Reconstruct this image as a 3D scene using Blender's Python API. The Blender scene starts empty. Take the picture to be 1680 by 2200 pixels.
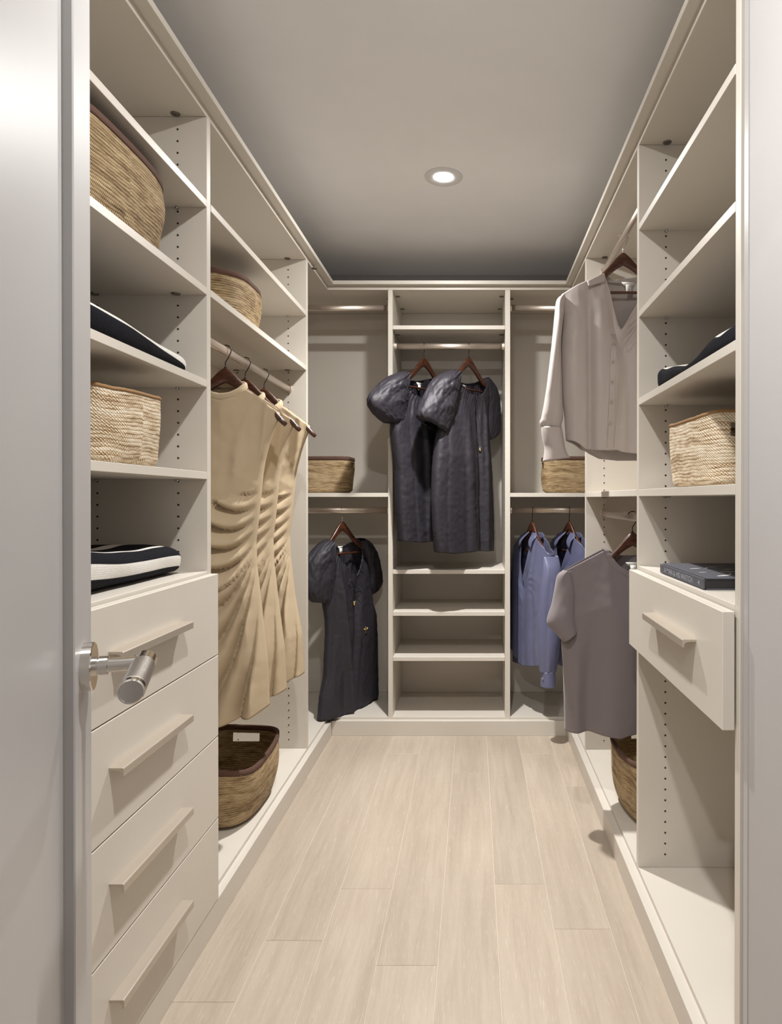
import bpy, bmesh, math, random
from mathutils import Vector, Matrix, noise

random.seed(7)
SC = bpy.context.scene
COL = SC.collection

# ------------------------------------------------------------------ camera
H = 1.175                       # eye height
PP = (1017.5, 1077.9)           # principal point of the shifted lens, in 1680x2200
FOC = 1400.0
TILT = 0.0041
cam_d = bpy.data.cameras.new('camera')
cam = bpy.data.objects.new('camera', cam_d)
COL.objects.link(cam)
cam.location = (0, 0, H)
cam.rotation_euler = (math.pi / 2 - TILT, 0, 0)
cam_d.sensor_width = 36
cam_d.sensor_fit = 'AUTO'
cam_d.lens = FOC / 2200 * 36
cam_d.shift_x = (840 - PP[0]) / 2200
cam_d.shift_y = (PP[1] - 1100) / 2200
cam_d.clip_start = 0.01
SC.camera = cam

# ------------------------------------------------------------------ world, exposure
w = bpy.data.worlds.new('world')
SC.world = w
w.use_nodes = True
w.node_tree.nodes['Background'].inputs[0].default_value = (0.75, 0.78, 0.82, 1)
w.node_tree.nodes['Background'].inputs[1].default_value = 0.02
SC.view_settings.view_transform = 'Standard'
SC.view_settings.look = 'None'
SC.view_settings.gamma = 1
SC.view_settings.use_curve_mapping = False
SC.view_settings.exposure = EXPO = 0.03
CEIL = 2.435
LIGHT_X = -0.1177
CLOSET_W = 15.0      # watts of the open glow of the far closet downlight
NEAR_W = 17.0        # and of the one by the doorway
BEAM_W = 200.0       # watts of the far downlight's reflector beam
BEAM_NEAR_W = 48.0   # the same of the lamp by the doorway
HALL_FILL_W = 25.0        # watts of the added, unseen fill lamp in the hall

# ------------------------------------------------------------------ helpers
def srgb(r, g, b):
    def f(c):
        c /= 255
        return c / 12.92 if c <= .04045 else ((c + .055) / 1.055) ** 2.4
    return (f(r), f(g), f(b), 1)

def new_mat(name):
    m = bpy.data.materials.new(name)
    m.use_nodes = True
    nt = m.node_tree
    return m, nt, nt.nodes['Principled BSDF']

def node(nt, kind, **kw):
    n = nt.nodes.new(kind)
    for k, v in kw.items():
        if k.startswith('i_'):
            n.inputs[int(k[2:])].default_value = v
        elif k.startswith('in_'):
            n.inputs[k[3:].replace('_', ' ')].default_value = v
        else:
            setattr(n, k, v)
    return n

def plain(name, col, rough=.5, metal=0, bump=0, scale=200, spec=.5, sheen=0, emis=0):
    m, nt, b = new_mat(name)
    b.inputs['Base Color'].default_value = col
    b.inputs['Roughness'].default_value = rough
    b.inputs['Metallic'].default_value = metal
    b.inputs['Specular IOR Level'].default_value = spec
    b.inputs['Sheen Weight'].default_value = sheen
    if emis:
        b.inputs['Emission Color'].default_value = (1, .97, .92, 1)
        b.inputs['Emission Strength'].default_value = emis
    tc = node(nt, 'ShaderNodeTexCoord')
    nz = node(nt, 'ShaderNodeTexNoise', in_Scale=scale, in_Detail=3)
    nt.links.new(tc.outputs['Object'], nz.inputs['Vector'])
    if bump:
        bp = node(nt, 'ShaderNodeBump', in_Strength=bump, in_Distance=.001)
        nt.links.new(nz.outputs['Fac'], bp.inputs['Height'])
        nt.links.new(bp.outputs[0], b.inputs['Normal'])
    # a faint mottling so that no surface is one flat value
    mx = node(nt, 'ShaderNodeMixRGB', blend_type='MULTIPLY', in_Fac=.06)
    mx.inputs[1].default_value = col
    nz2 = node(nt, 'ShaderNodeTexNoise', in_Scale=6, in_Detail=2)
    nt.links.new(tc.outputs['Object'], nz2.inputs['Vector'])
    nt.links.new(nz2.outputs['Fac'], mx.inputs[2])
    nt.links.new(mx.outputs[0], b.inputs['Base Color'])
    return m

def add_box(bm, x0, x1, y0, y1, z0, z1):
    vs = [bm.verts.new((x, y, z)) for z in (z0, z1) for y in (y0, y1) for x in (x0, x1)]
    for f in ((0, 2, 3, 1), (4, 5, 7, 6), (0, 1, 5, 4), (2, 6, 7, 3), (0, 4, 6, 2), (1, 3, 7, 5)):
        bm.faces.new([vs[i] for i in f])
    return vs

def obj(name, bm, m, parent=None, smooth=False, bevel=0):
    if bevel:
        bmesh.ops.bevel(bm, geom=bm.edges[:], offset=bevel, segments=1, affect='EDGES')
    bmesh.ops.recalc_face_normals(bm, faces=bm.faces[:])
    me = bpy.data.meshes.new(name)
    bm.to_mesh(me)
    bm.free()
    if smooth:
        for p in me.polygons:
            p.use_smooth = True
    for mm in (m if isinstance(m, (list, tuple)) else [m]):
        me.materials.append(mm)
    o = bpy.data.objects.new(name, me)
    COL.objects.link(o)
    if parent:
        o.parent = parent
        o.matrix_parent_inverse = Matrix.Identity(4)
        mw = parent_world(parent)
        o.matrix_basis = mw.inverted()
    return o

def parent_world(p):
    m = p.matrix_basis.copy()
    while p.parent:
        m = p.parent.matrix_basis @ m
        p = p.parent
    return m

def thing(name, label, cat, loc=(0, 0, 0), group=None):
    o = bpy.data.objects.new(name, None)
    COL.objects.link(o)
    o.location = loc
    o.empty_display_size = .05
    o['label'] = label
    o['category'] = cat
    if group:
        o['group'] = group
    return o

def tag(o, label, cat, group=None):
    o['label'] = label
    o['category'] = cat
    if group:
        o['group'] = group
    return o

def struct(o):
    o['kind'] = 'structure'
    return o

def boxpart(name, m, parent, *b, bevel=.0008):
    bm = bmesh.new()
    add_box(bm, *b)
    return obj(name, bm, m, parent, bevel=bevel)

def frame_of(d):
    d = Vector(d).normalized()
    a = Vector((0, 0, 1)) if abs(d.z) < .95 else Vector((1, 0, 0))
    u = d.cross(a).normalized()
    return d, u, d.cross(u).normalized()

def add_tube(bm, pts, rad, n=10, caps=True, closed=False):
    pts = [Vector(p) for p in pts]
    k = len(pts)
    if not isinstance(rad, (list, tuple)):
        rad = [rad] * k
    rings = []
    up = None
    for i, p in enumerate(pts):
        if closed:
            d = pts[(i + 1) % k] - pts[i - 1]
        else:
            d = pts[min(i + 1, k - 1)] - pts[max(i - 1, 0)]
        d.normalize()
        if up is None:
            _, up, _ = frame_of(d)
        u = (up - d * up.dot(d)).normalized()
        up = u
        v = d.cross(u)
        rings.append([bm.verts.new(p + (u * math.cos(2 * math.pi * j / n) + v * math.sin(2 * math.pi * j / n)) * rad[i]) for j in range(n)])
    for i in range(k if closed else k - 1):
        a, b = rings[i], rings[(i + 1) % k]
        for j in range(n):
            bm.faces.new((a[j], a[(j + 1) % n], b[(j + 1) % n], b[j]))
    if caps and not closed:
        bm.faces.new(rings[0][::-1])
        bm.faces.new(rings[-1])

def add_cyl(bm, p0, p1, r0, r1=None, n=24):
    add_tube(bm, [p0, p1], [r0, r0 if r1 is None else r1], n)

def lathe(bm, origin, axis, prof, n=32):
    """prof: (distance along the axis, radius)"""
    d, u, v = frame_of(axis)
    o = Vector(origin)
    rings = []
    for a, r in prof:
        rings.append([bm.verts.new(o + d * a + (u * math.cos(2 * math.pi * j / n) + v * math.sin(2 * math.pi * j / n)) * max(r, 1e-5)) for j in range(n)])
    for a, b in zip(rings, rings[1:]):
        for j in range(n):
            bm.faces.new((a[j], a[(j + 1) % n], b[(j + 1) % n], b[j]))
    bm.faces.new(rings[0][::-1])
    bm.faces.new(rings[-1])

# ------------------------------------------------------------------ materials
M = {}
M['melamine'] = plain('melamine', srgb(213, 206, 195), .42, bump=.02, scale=400)
M['wall'] = plain('wall_paint', srgb(184, 181, 180), .7, bump=.05, scale=150)
M['ceiling'] = plain('ceiling_paint', srgb(248, 248, 249), .85, bump=.05, scale=120)
M['door'] = plain('door_paint', srgb(182, 180, 179), .36, bump=.03, scale=60)
M['chrome'] = plain('polished_nickel', (.66, .63, .59, 1), .12, 1)
M['knurl'] = plain('knurled_nickel', (.58, .55, .52, 1), .32, 1, bump=.6, scale=900)
M['rod'] = plain('champagne_metal', (.66, .57, .49, 1), .34, .85)
M['pull'] = plain('matt_taupe_metal', (.54, .475, .395, 1), .40, .5)
M['cam'] = plain('grey_zinc', (.22, .2, .18, 1), .35, .9)
M['pin'] = plain('bright_zinc', (.6, .62, .64, 1), .2, 1)
M['hole'] = plain('hole_dark', (.02, .015, .01, 1), .9)
M['lens'] = plain('lamp_lens', (1, 1, 1, 1), .4, emis=40)
M['white_metal'] = plain('white_trim_metal', srgb(226, 224, 224), .4)

def wood_floor():
    m, nt, b = new_mat('white_oak_plank')
    tc = node(nt, 'ShaderNodeTexCoord')
    oi = node(nt, 'ShaderNodeObjectInfo')
    add = node(nt, 'ShaderNodeVectorMath', operation='ADD')
    sc = node(nt, 'ShaderNodeVectorMath', operation='SCALE')
    sc.inputs['Scale'].default_value = 37.0
    comb = node(nt, 'ShaderNodeCombineXYZ')
    for i in range(3):
        nt.links.new(oi.outputs['Random'], comb.inputs[i])
    nt.links.new(comb.outputs[0], sc.inputs[0])
    nt.links.new(tc.outputs['Object'], add.inputs[0])
    nt.links.new(sc.outputs[0], add.inputs[1])
    def stretched(sx, sy, detail, dist=0):
        mp = node(nt, 'ShaderNodeMapping')
        mp.inputs['Scale'].default_value = (sx, sy, 1)
        nt.links.new(add.outputs[0], mp.inputs[0])
        n = node(nt, 'ShaderNodeTexNoise', in_Scale=1, in_Detail=detail, in_Distortion=dist)
        nt.links.new(mp.outputs[0], n.inputs['Vector'])
        return n
    g1 = stretched(58, 3.2, 5, .8)       # broad grain
    g2 = stretched(620, 24, 3)             # pores
    g3 = stretched(9, 1.1, 3, .5)          # cathedral patches
    ramp = node(nt, 'ShaderNodeValToRGB')
    ramp.color_ramp.elements[0].position = .30
    ramp.color_ramp.elements[0].color = srgb(182, 167, 150)
    ramp.color_ramp.elements[1].position = .72
    ramp.color_ramp.elements[1].color = srgb(194, 180, 163)
    nt.links.new(g1.outputs['Fac'], ramp.inputs[0])
    ramp3 = node(nt, 'ShaderNodeValToRGB')
    ramp3.color_ramp.elements[0].position = .35
    ramp3.color_ramp.elements[0].color = (.86, .85, .84, 1)
    ramp3.color_ramp.elements[1].position = .65
    ramp3.color_ramp.elements[1].color = (1, 1, 1, 1)
    nt.links.new(g3.outputs['Fac'], ramp3.inputs[0])
    mul = node(nt, 'ShaderNodeMixRGB', blend_type='MULTIPLY', in_Fac=.8)
    nt.links.new(ramp.outputs[0], mul.inputs[1])
    nt.links.new(ramp3.outputs[0], mul.inputs[2])
    # limed pores: pale flecks along the grain
    rp = node(nt, 'ShaderNodeValToRGB')
    rp.color_ramp.elements[0].position = .60
    rp.color_ramp.elements[0].color = (0, 0, 0, 1)
    rp.color_ramp.elements[1].position = .72
    rp.color_ramp.elements[1].color = (1, 1, 1, 1)
    nt.links.new(g2.outputs['Fac'], rp.inputs[0])
    fm = node(nt, 'ShaderNodeMath', operation='MULTIPLY')
    fm.inputs[1].default_value = .5
    nt.links.new(rp.outputs[0], fm.inputs[0])
    mix = node(nt, 'ShaderNodeMixRGB')
    mix.inputs[2].default_value = srgb(222, 209, 193)
    nt.links.new(fm.outputs[0], mix.inputs[0])
    nt.links.new(mul.outputs[0], mix.inputs[1])
    # each plank its own tone
    mr = node(nt, 'ShaderNodeMapRange')
    mr.inputs[3].default_value = .88
    mr.inputs[4].default_value = 1.04
    nt.links.new(oi.outputs['Random'], mr.inputs[0])
    tone = node(nt, 'ShaderNodeVectorMath', operation='SCALE')
    nt.links.new(mix.outputs[0], tone.inputs[0])
    nt.links.new(mr.outputs[0], tone.inputs['Scale'])
    nt.links.new(tone.outputs[0], b.inputs['Base Color'])
    b.inputs['Roughness'].default_value = .48
    bp = node(nt, 'ShaderNodeBump', in_Strength=.12, in_Distance=.0008)
    nt.links.new(g2.outputs['Fac'], bp.inputs['Height'])
    nt.links.new(bp.outputs[0], b.inputs['Normal'])
    return m
M['plank'] = wood_floor()
M['joint'] = plain('limed_joint', srgb(222, 212, 198), .8)

# ------------------------------------------------------------------ dimensions (metres; camera over the origin, looking along +Y)
XL, XR = -0.728, 0.487          # front edges of the left and right units
XLB, XRB = -1.10, 0.859         # their backs
YB, YW = 3.253, 3.67            # front edge of the back units, back wall
ZK, ZB = 0.074, 0.0865          # top of the plinth board, top of the base shelf
ZT = 2.218                      # underside of the cabinet tops
T = 0.020                       # shelf thickness

# ------------------------------------------------------------------ floor
floor = boxpart('floor', M['joint'], None, -1.14, .90, -2.2, YW + .03, -.03, -.0012, bevel=0)
struct(floor)
cols = [(.064 + .155 * k, .064 + .155 * (k + 1)) for k in range(-8, 6)]
joints = {-2: [2.0, 1.63], -3: [1.96, 3.0], -4: [1.73], -5: [2.733, 1.517], -1: [2.79, .6], 0: [1.984], 1: [3.0, 1.776], 2: [2.657, .9],
          -6: [2.2, 1.2], -7: [1.9], -8: [2.4], 3: [2.1], 4: [1.5], 5: [2.6]}
joints[-2] = [1.637]
for k, (x0, x1) in zip(range(-8, 6), cols):
    x0c, x1c = max(x0, -1.138), min(x1, .898)
    if x1c - x0c < .01:
        continue
    cuts = [-2.198, -.6 + .37 * ((k * 3) % 5) - .8] + sorted(joints.get(k, [])) + [YW + .028]
    cuts = sorted(cuts)
    for y0, y1 in zip(cuts, cuts[1:]):
        if y1 - y0 < .05:
            continue
        boxpart('plank', M['plank'], floor, x0c + .0006, x1c - .0006, y0 + .0006, y1 - .0006, -.012, 0, bevel=.0007)

# ------------------------------------------------------------------ room shell
def wallbox(name, m, *b):
    return struct(boxpart(name, m, None, *b, bevel=0))
wallbox('ceiling', M['ceiling'], -1.25, 1.0, -2.3, YW + .12, CEIL, CEIL + .08)
wallbox('wall_back', M['wall'], -1.25, 1.0, YW + .006, YW + .12, 0, CEIL)
wallbox('wall_left', M['wall'], -1.25, XLB - .007, -2.3, YW + .006, 0, CEIL)
wallbox('wall_right', M['wall'], XRB + .007, 1.0, 1.178, YW + .006, 0, CEIL)
# right return: a wall flush with the cabinet fronts, closed by a narrow bead
wallbox('wall_right_return', M['wall'], .490, 1.0, -2.3, 1.160, 0, CEIL)
wallbox('trim_right_return', M['door'], .4885, .52, 1.1605, 1.178, 0, CEIL)
# front wall with the doorway the camera stands in, and the hall behind it
wallbox('wall_front_left', M['wall'], XLB - .006, -.222, .03, .15, 0, CEIL)
wallbox('wall_front_header', M['wall'], -.2215, .4895, .03, .15, 2.06, CEIL)
wallbox('wall_hall', M['wall'], -1.25, 1.0, -2.3, -2.2, 0, CEIL)
wallbox('wall_left_return', M['wall'], XLB - .006, XL - .004, .151, .985, 0, CEIL)

# ------------------------------------------------------------------ plinth boards and crown boards
for name, b in (('baseboard_left', (XL, -.704, .99, 3.228, 0, ZK)), ('baseboard_back', (-.704, .460, 3.2285, YB, 0, ZK)),
                ('baseboard_right', (.460, XR, 1.19, 3.228, 0, ZK))):
    struct(boxpart(name, M['melamine'], None, *b, bevel=.001))
for name, b in (('trim_1', (XLB, -.694, .99, YW, 2.2365, 2.2545)), ('trim_2', (-.6935, .4565, 3.222, YW, 2.2365, 2.2545)),
                ('trim_3', (.457, XRB, 1.19, YW, 2.2365, 2.2545))):
    struct(boxpart(name, M['melamine'], None, *b, bevel=.001))

# ------------------------------------------------------------------ cabinet units
def holes(parent, xs, y, z0, z1, axis='y', skip=()):
    """rows of 5 mm shelf-pin holes on 32 mm centres, drawn as shallow dark plugs: too many to be picked apart"""
    bm = bmesh.new()
    for x in xs:
        z = z0
        while z < z1:
            if axis == 'y':
                add_cyl(bm, (x, y - .0004, z), (x, y + .002, z), .0028, n=8)
            else:
                add_cyl(bm, (y - .0004, x, z), (y + .002, x, z), .0028, n=8)
            z += .032
    o = obj('pin_holes', bm, M['hole'], parent)
    o['kind'] = 'stuff'
    return o

def cams(parent, spots):
    for x, y, z in spots:
        bm = bmesh.new()
        lathe(bm, (x, y, z), (0, 0, -1), [(0, .0125), (.0022, .012), (.003, .010), (.003, .0035), (.0012, .003)], 20)
        obj('cam_fitting', bm, M['cam'], parent, smooth=False)

def pins(parent, spots, d=1):
    for x, y, z in spots:
        bm = bmesh.new()
        lathe(bm, (x, y - .001 * d, z), (0, -d, 0), [(0, .004), (.008, .004), (.0095, .0025)], 10)
        obj('shelf_pin', bm, M['pin'], parent, smooth=True)

def rod(parent, a, b, x=None):
    """oval hanging rail between two end sockets; a and b are the end points of its axis"""
    a, b = Vector(a), Vector(b)
    d = (b - a).normalized()
    s = d.cross(Vector((0, 0, 1))).normalized()
    bm = bmesh.new()
    def ring(p, rx, rz, n=28):
        return [bm.verts.new(p + s * (rx * math.cos(2 * math.pi * j / n)) + Vector((0, 0, 1)) * (math.copysign(abs(math.sin(2 * math.pi * j / n)) ** .8, math.sin(2 * math.pi * j / n)) * rz)) for j in range(n)]
    r0, r1 = ring(a, .0085, .0155), ring(b, .0085, .0155)
    for j in range(28):
        bm.faces.new((r0[j], r0[(j + 1) % 28], r1[(j + 1) % 28], r1[j]))
    bm.faces.new(r0[::-1])
    bm.faces.new(r1)
    o = obj('hanging_rail', bm, M['rod'], parent, smooth=True)
    for p, dd in ((a, d), (b, -d)):
        bm = bmesh.new()
        rings = [ring(p + dd * t, .0085 + e, .0155 + e) for t, e in ((.0, .0045), (.004, .0045), (.0045, .003), (.012, .003), (.0125, .0005))]
        for q, w_ in zip(rings, rings[1:]):
            for j in range(28):
                bm.faces.new((q[j], q[(j + 1) % 28], w_[(j + 1) % 28], w_[j]))
        bm.faces.new(rings[0][::-1])
        obj('rail_socket', bm, M['rod'], parent, smooth=False)
    return o

def pull(parent, x_face, sgn, y0, y1, ztop):
    """finger pull: web out from the drawer face, front lip turned down, fillet under the web; sgn = +1 towards +X"""
    prof = [(0, 0), (.027, 0), (.029, -.002), (.029, -.0165), (.0255, -.0165), (.0255, -.0095), (.021, -.0060), (.014, -.0052), (.0, -.0052)]
    bm = bmesh.new()
    a = [bm.verts.new((x_face + sgn * px, y0, ztop + pz)) for px, pz in prof]
    b = [bm.verts.new((x_face + sgn * px, y1, ztop + pz)) for px, pz in prof]
    n = len(prof)
    for i in range(n):
        bm.faces.new((a[i], a[(i + 1) % n], b[(i + 1) % n], b[i]))
    bm.faces.new(a)
    bm.faces.new(b[::-1])
    return obj('handle', bm, M['pull'], parent, bevel=.0004)

def drawer(parent, x0, x1, y0, y1, z0, z1, sgn, hy, hz, depth):
    d = boxpart('drawer', M['melamine'], parent, x0, x1, y0, y1, z0, z1, bevel=.0012)
    xb = x0 if sgn > 0 else x1
    bm = bmesh.new()
    xi, xo = sorted((xb - sgn * .0005, xb - sgn * depth))
    ya, yb, za, zb_ = y0 + .03, y1 - .03, z0 + .02, z1 - .05
    for q in ((xi, xo, ya, ya + .014, za, zb_), (xi, xo, yb - .014, yb, za, zb_), (xi, xo, ya + .0145, yb - .0145, za, za + .01)):
        add_box(bm, *q)
    obj('drawer_box', bm, M['melamine'], d)
    pull(d, x1 if sgn > 0 else x0, sgn, hy[0], hy[1], hz)
    return d

ml = M['melamine']
SH = [1.249, 1.500, 1.752, 1.991]
# ---- left near unit: open shelves over four drawers
u = thing('closet_unit', 'open shelf unit with four drawers along the left side, nearest the door', 'closet', (-.91, 1.4, 0), 'fitted cream closet units')
boxpart('side_panel', ml, u, XLB, XL, .99, 1.015, ZB, ZT - .0005)
boxpart('side_panel', ml, u, XLB, XL, 1.781, 1.806, ZB, ZT - .0005)
boxpart('top_panel', ml, u, XLB, XL, .99, 1.806, ZT, 2.236)
boxpart('base_panel', ml, u, XLB, XL, .99, 1.806, ZB - T, ZB - .0005)
boxpart('back_panel', ml, u, XLB - .006, XLB - .0005, .99, 1.806, ZB, ZT - .0005)
for z in SH:
    boxpart('shelf', ml, u, XLB, XL, 1.0155, 1.7805, z - T, z)
boxpart('shelf', ml, u, XLB, XL + .0, 1.0155, 1.7805, .978 - T, .978)
for i in range(4):
    z1 = .970 - .2243 * i
    drawer(u, -.725, -.703, 1.012, 1.7925, z1 - .2215, z1, 1, (1.253, 1.567), z1 - .089, .33)
holes(u, (XL - .079, XL - .30), 1.7805, .999, ZT - .02)
cams(u, [(XL - .079, 1.7675, ZT), (XL - .30, 1.7675, ZT), (XL - .079, 1.7675, 1.752 - T), (XL - .30, 1.7675, 1.752 - T), ])
pins(u, [(XL - .079, 1.781, z - T - .003) for z in (1.991, 1.500, 1.249)] + [(XL - .30, 1.781, z - T - .003) for z in (1.500, 1.249)])

# ---- left far unit: two shelves over a hanging rail
u = thing('closet_unit', 'hanging bay on the left with two high shelves, beige dresses on its rail', 'closet', (-.91, 2.33, 0), 'fitted cream closet units')
boxpart('side_panel', ml, u, XLB, XL, 2.841, 2.866, ZB, ZT - .0005)
boxpart('top_panel', ml, u, XLB, XL, 1.8065, 2.866, ZT, 2.236)
boxpart('base_panel', ml, u, XLB, XL, 1.8065, 2.866, ZB - T, ZB - .0005)
boxpart('back_panel', ml, u, XLB - .006, XLB - .0005, 1.8065, 2.866, ZB, ZT - .0005)
for z in (1.755, 1.992):
    boxpart('shelf', ml, u, XLB, XL, 1.8095, 2.8405, z - T, z)
holes(u, (XL - .079, XL - .30), 2.8405, .125, ZT - .02)
cams(u, [(XL - .079, 2.8275, ZT), (XL - .30, 2.8275, ZT), (XL - .079, 2.8275, 1.755 - T), (XL - .30, 2.8275, 1.755 - T)])
pins(u, [(XL - .079, 2.841, 1.992 - T - .003)])
rod(u, (-.803, 1.807, 1.655), (-.803, 2.8405, 1.655))

# ---- back left, back centre, back right
u = thing('closet_unit', 'back corner bay left of the centre shelves, black dress on its lower rail', 'closet', (-.8, 3.45, 0), 'fitted cream closet units')
boxpart('top_panel', ml, u, XLB, XL, 2.8665, YW, ZT, 2.236)
boxpart('top_panel', ml, u, XL + .0005, -.4275, YB, YW, ZT, 2.236)
boxpart('base_panel', ml, u, XLB, XL, 2.8665, YW, ZB - T, ZB - .0005)
boxpart('base_panel', ml, u, XL + .0005, -.4275, YB, YW, ZB - T, ZB - .0005)
boxpart('back_panel', ml, u, XLB, -.4275, YW + .0, YW + .0055, ZB, ZT - .0005)
boxpart('side_panel', ml, u, XLB - .006, XLB - .0005, 2.8665, YW, ZB, ZT - .0005)
boxpart('shelf', ml, u, XLB, -.4275, YB + .001, YW - .0005, 1.2055 - T, 1.2055)
rod(u, (-1.0995, 3.33, 2.150), (-.4275, 3.33, 2.150))
rod(u, (-1.0995, 3.33, 1.117), (-.4275, 3.33, 1.117))
cams(u, [(XL + .008, 2.95, ZT), (-.4405, 3.40, ZT), (-.4405, 3.40, ZT)][:2])

u = thing('closet_unit', 'centre unit on the back wall with four low shelves and one high shelf', 'closet', (-.12, 3.45, 0), 'fitted cream closet units')
boxpart('side_panel', ml, u, -.427, -.404, YB, YW - .0005, ZB, ZT - .0005)
boxpart('side_panel', ml, u, .157, .1825, YB, YW - .0005, ZB, ZT - .0005)
boxpart('top_panel', ml, u, -.427, .1825, YB, YW, ZT, 2.236)
boxpart('base_panel', ml, u, -.427, .1825, YB, YW, ZB - T, ZB - .0005)
boxpart('back_panel', ml, u, -.427, .1825, YW + .0, YW + .0055, ZB, ZT - .0005)
for z in (.385, .611, .821, 2.0415):
    boxpart('shelf', ml, u, -.4035, .1565, YB + .002, YW - .0005, z - T, z)
rod(u, (-.4035, 3.33, 1.954), (.1565, 3.33, 1.954))
cams(u, [(-.390, 3.36, ZT), (.143, 3.36, ZT), (-.390, 3.58, ZT), (.143, 3.58, ZT), (-.390, 3.36, 2.0415 - T), (.143, 3.36, 2.0415 - T)])
holes(u, (YB + .079,), .1565, .86, 2.0, axis='x')

u = thing('closet_unit', 'back corner bay right of the centre shelves, blue shirts on its lower rail', 'closet', (.55, 3.45, 0), 'fitted cream closet units')
boxpart('top_panel', ml, u, .183, XR - .0005, YB, YW, ZT, 2.236)
boxpart('top_panel', ml, u, XR, XRB, 2.853, YW, ZT, 2.236)
boxpart('base_panel', ml, u, .183, XR - .0005, YB, YW, ZB - T, ZB - .0005)
boxpart('base_panel', ml, u, XR, XRB, 2.853, YW, ZB - T, ZB - .0005)
boxpart('back_panel', ml, u, .183, XRB, YW + .0, YW + .0055, ZB, ZT - .0005)
boxpart('side_panel', ml, u, XRB + .0005, XRB + .006, 2.853, YW, ZB, ZT - .0005)
boxpart('shelf', ml, u, .183, XRB, YB + .001, YW - .0005, 1.2055 - T, 1.2055)
rod(u, (.183, 3.33, 2.150), (.8585, 3.33, 2.150))
rod(u, (.183, 3.33, 1.117), (.8585, 3.33, 1.117))
cams(u, [(.196, 3.40, ZT)])

# ---- right far unit
u = thing('closet_unit', 'double hanging bay on the right side, silver shirt above and grey t-shirt below', 'closet', (.67, 2.39, 0), 'fitted cream closet units')
boxpart('side_panel', ml, u, XR, XRB, 2.8275, 2.8525, ZB, ZT - .0005)
boxpart('top_panel', ml, u, XR, XRB, 1.9455, 2.8525, ZT, 2.236)
boxpart('base_panel', ml, u, XR, XRB, 1.9455, 2.8525, ZB - T, ZB - .0005)
boxpart('back_panel', ml, u, XRB + .0005, XRB + .006, 1.9455, 2.8525, ZB, ZT - .0005)
boxpart('shelf', ml, u, XR, XRB, 1.9460, 2.827, 1.2035 - T, 1.2035)
holes(u, (XR + .079, XR + .30), 2.827, .125, ZT - .02)
cams(u, [(XR + .079, 2.8145, ZT), (XR + .079, 2.8145, 1.2035 - T)])
rod(u, (.562, 1.946, 2.155), (.562, 2.827, 2.155))
rod(u, (.562, 1.946, 1.113), (.562, 2.827, 1.113))

# ---- right near unit
u = thing('closet_unit', 'open shelf unit with a single drawer on the right side, nearest the camera', 'closet', (.67, 1.56, 0), 'fitted cream closet units')
boxpart('side_panel', ml, u, XR, XRB, 1.922, 1.945, ZB, ZT - .0005)
boxpart('side_panel', ml, u, XR, XRB, 1.1905, 1.2135, ZB, ZT - .0005)
boxpart('top_panel', ml, u, XR, XRB, 1.1905, 1.945, ZT, 2.236)
boxpart('base_panel', ml, u, XR, XRB, 1.1905, 1.945, ZB - T, ZB - .0005)
boxpart('back_panel', ml, u, XRB + .0005, XRB + .006, 1.1905, 1.945, ZB, ZT - .0005)
for z in (.978, 1.203, 1.4716, 1.730, 1.986):
    boxpart('shelf', ml, u, XR, XRB, 1.2165, 1.9215, z - T, z)
drawer(u, .460, .483, 1.204, 1.927, .7465, .967, -1, (1.345, 1.665), .967 - .082, .33)
holes(u, (XR + .079, XR + .30), 1.9215, .125, ZT - .02)
cams(u, [(XR + .079, 1.9085, ZT), (XR + .079, 1.9085, 1.203 - T)])
pins(u, [(XR + .079, 1.922, z - T - .003) for z in (1.986, 1.730, 1.4716)])

# ------------------------------------------------------------------ ceiling lights
def downlight(x, y, watts, label, warm=(1, .985, .965), beam=0):
    t = thing('ceiling_light', label, 'ceiling light', (x, y, CEIL))
    bm = bmesh.new()
    lathe(bm, (x, y, CEIL), (0, 0, -1), [(0, .074), (.003, .0735), (.004, .070), (.0036, .045), (.001, .038)], 48)
    obj('trim_ring', bm, M['white_metal'], t, smooth=True)
    bm = bmesh.new()
    lathe(bm, (x, y, CEIL - .0016), (0, 0, -1), [(0, .037), (.0015, .036)], 40)
    obj('lens', bm, M['lens'], t)
    ld = bpy.data.lights.new('lamp', 'AREA')
    ld.shape = 'DISK'
    ld.size = .07
    ld.energy = watts
    ld.color = warm
    lo = bpy.data.objects.new('lamp', ld)
    COL.objects.link(lo)
    lo.parent = t
    lo.location = (0, 0, -.0065)
    if beam:
        sd = bpy.data.lights.new('reflector_beam', 'SPOT')
        sd.energy = beam
        sd.color = warm
        sd.spot_size = math.radians(112)
        sd.spot_blend = 1
        sd.shadow_soft_size = .03
        so = bpy.data.objects.new('reflector_beam', sd)
        COL.objects.link(so)
        so.parent = t
        so.location = (0, 0, -.008)
    return t
downlight(LIGHT_X, 2.553, CLOSET_W, 'round recessed downlight glowing in the grey ceiling, toward the back wall', beam=BEAM_W)
downlight(-.08, .85, NEAR_W, 'round recessed downlight in the closet ceiling just inside the doorway', beam=BEAM_NEAR_W)
downlight(-.30, -.85, HALL_FILL_W, 'added fill light in the hall ceiling behind the doorway, out of view', (1, .985, .97))  # added lamp behind the camera, built like a downlight, for soft fill

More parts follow.
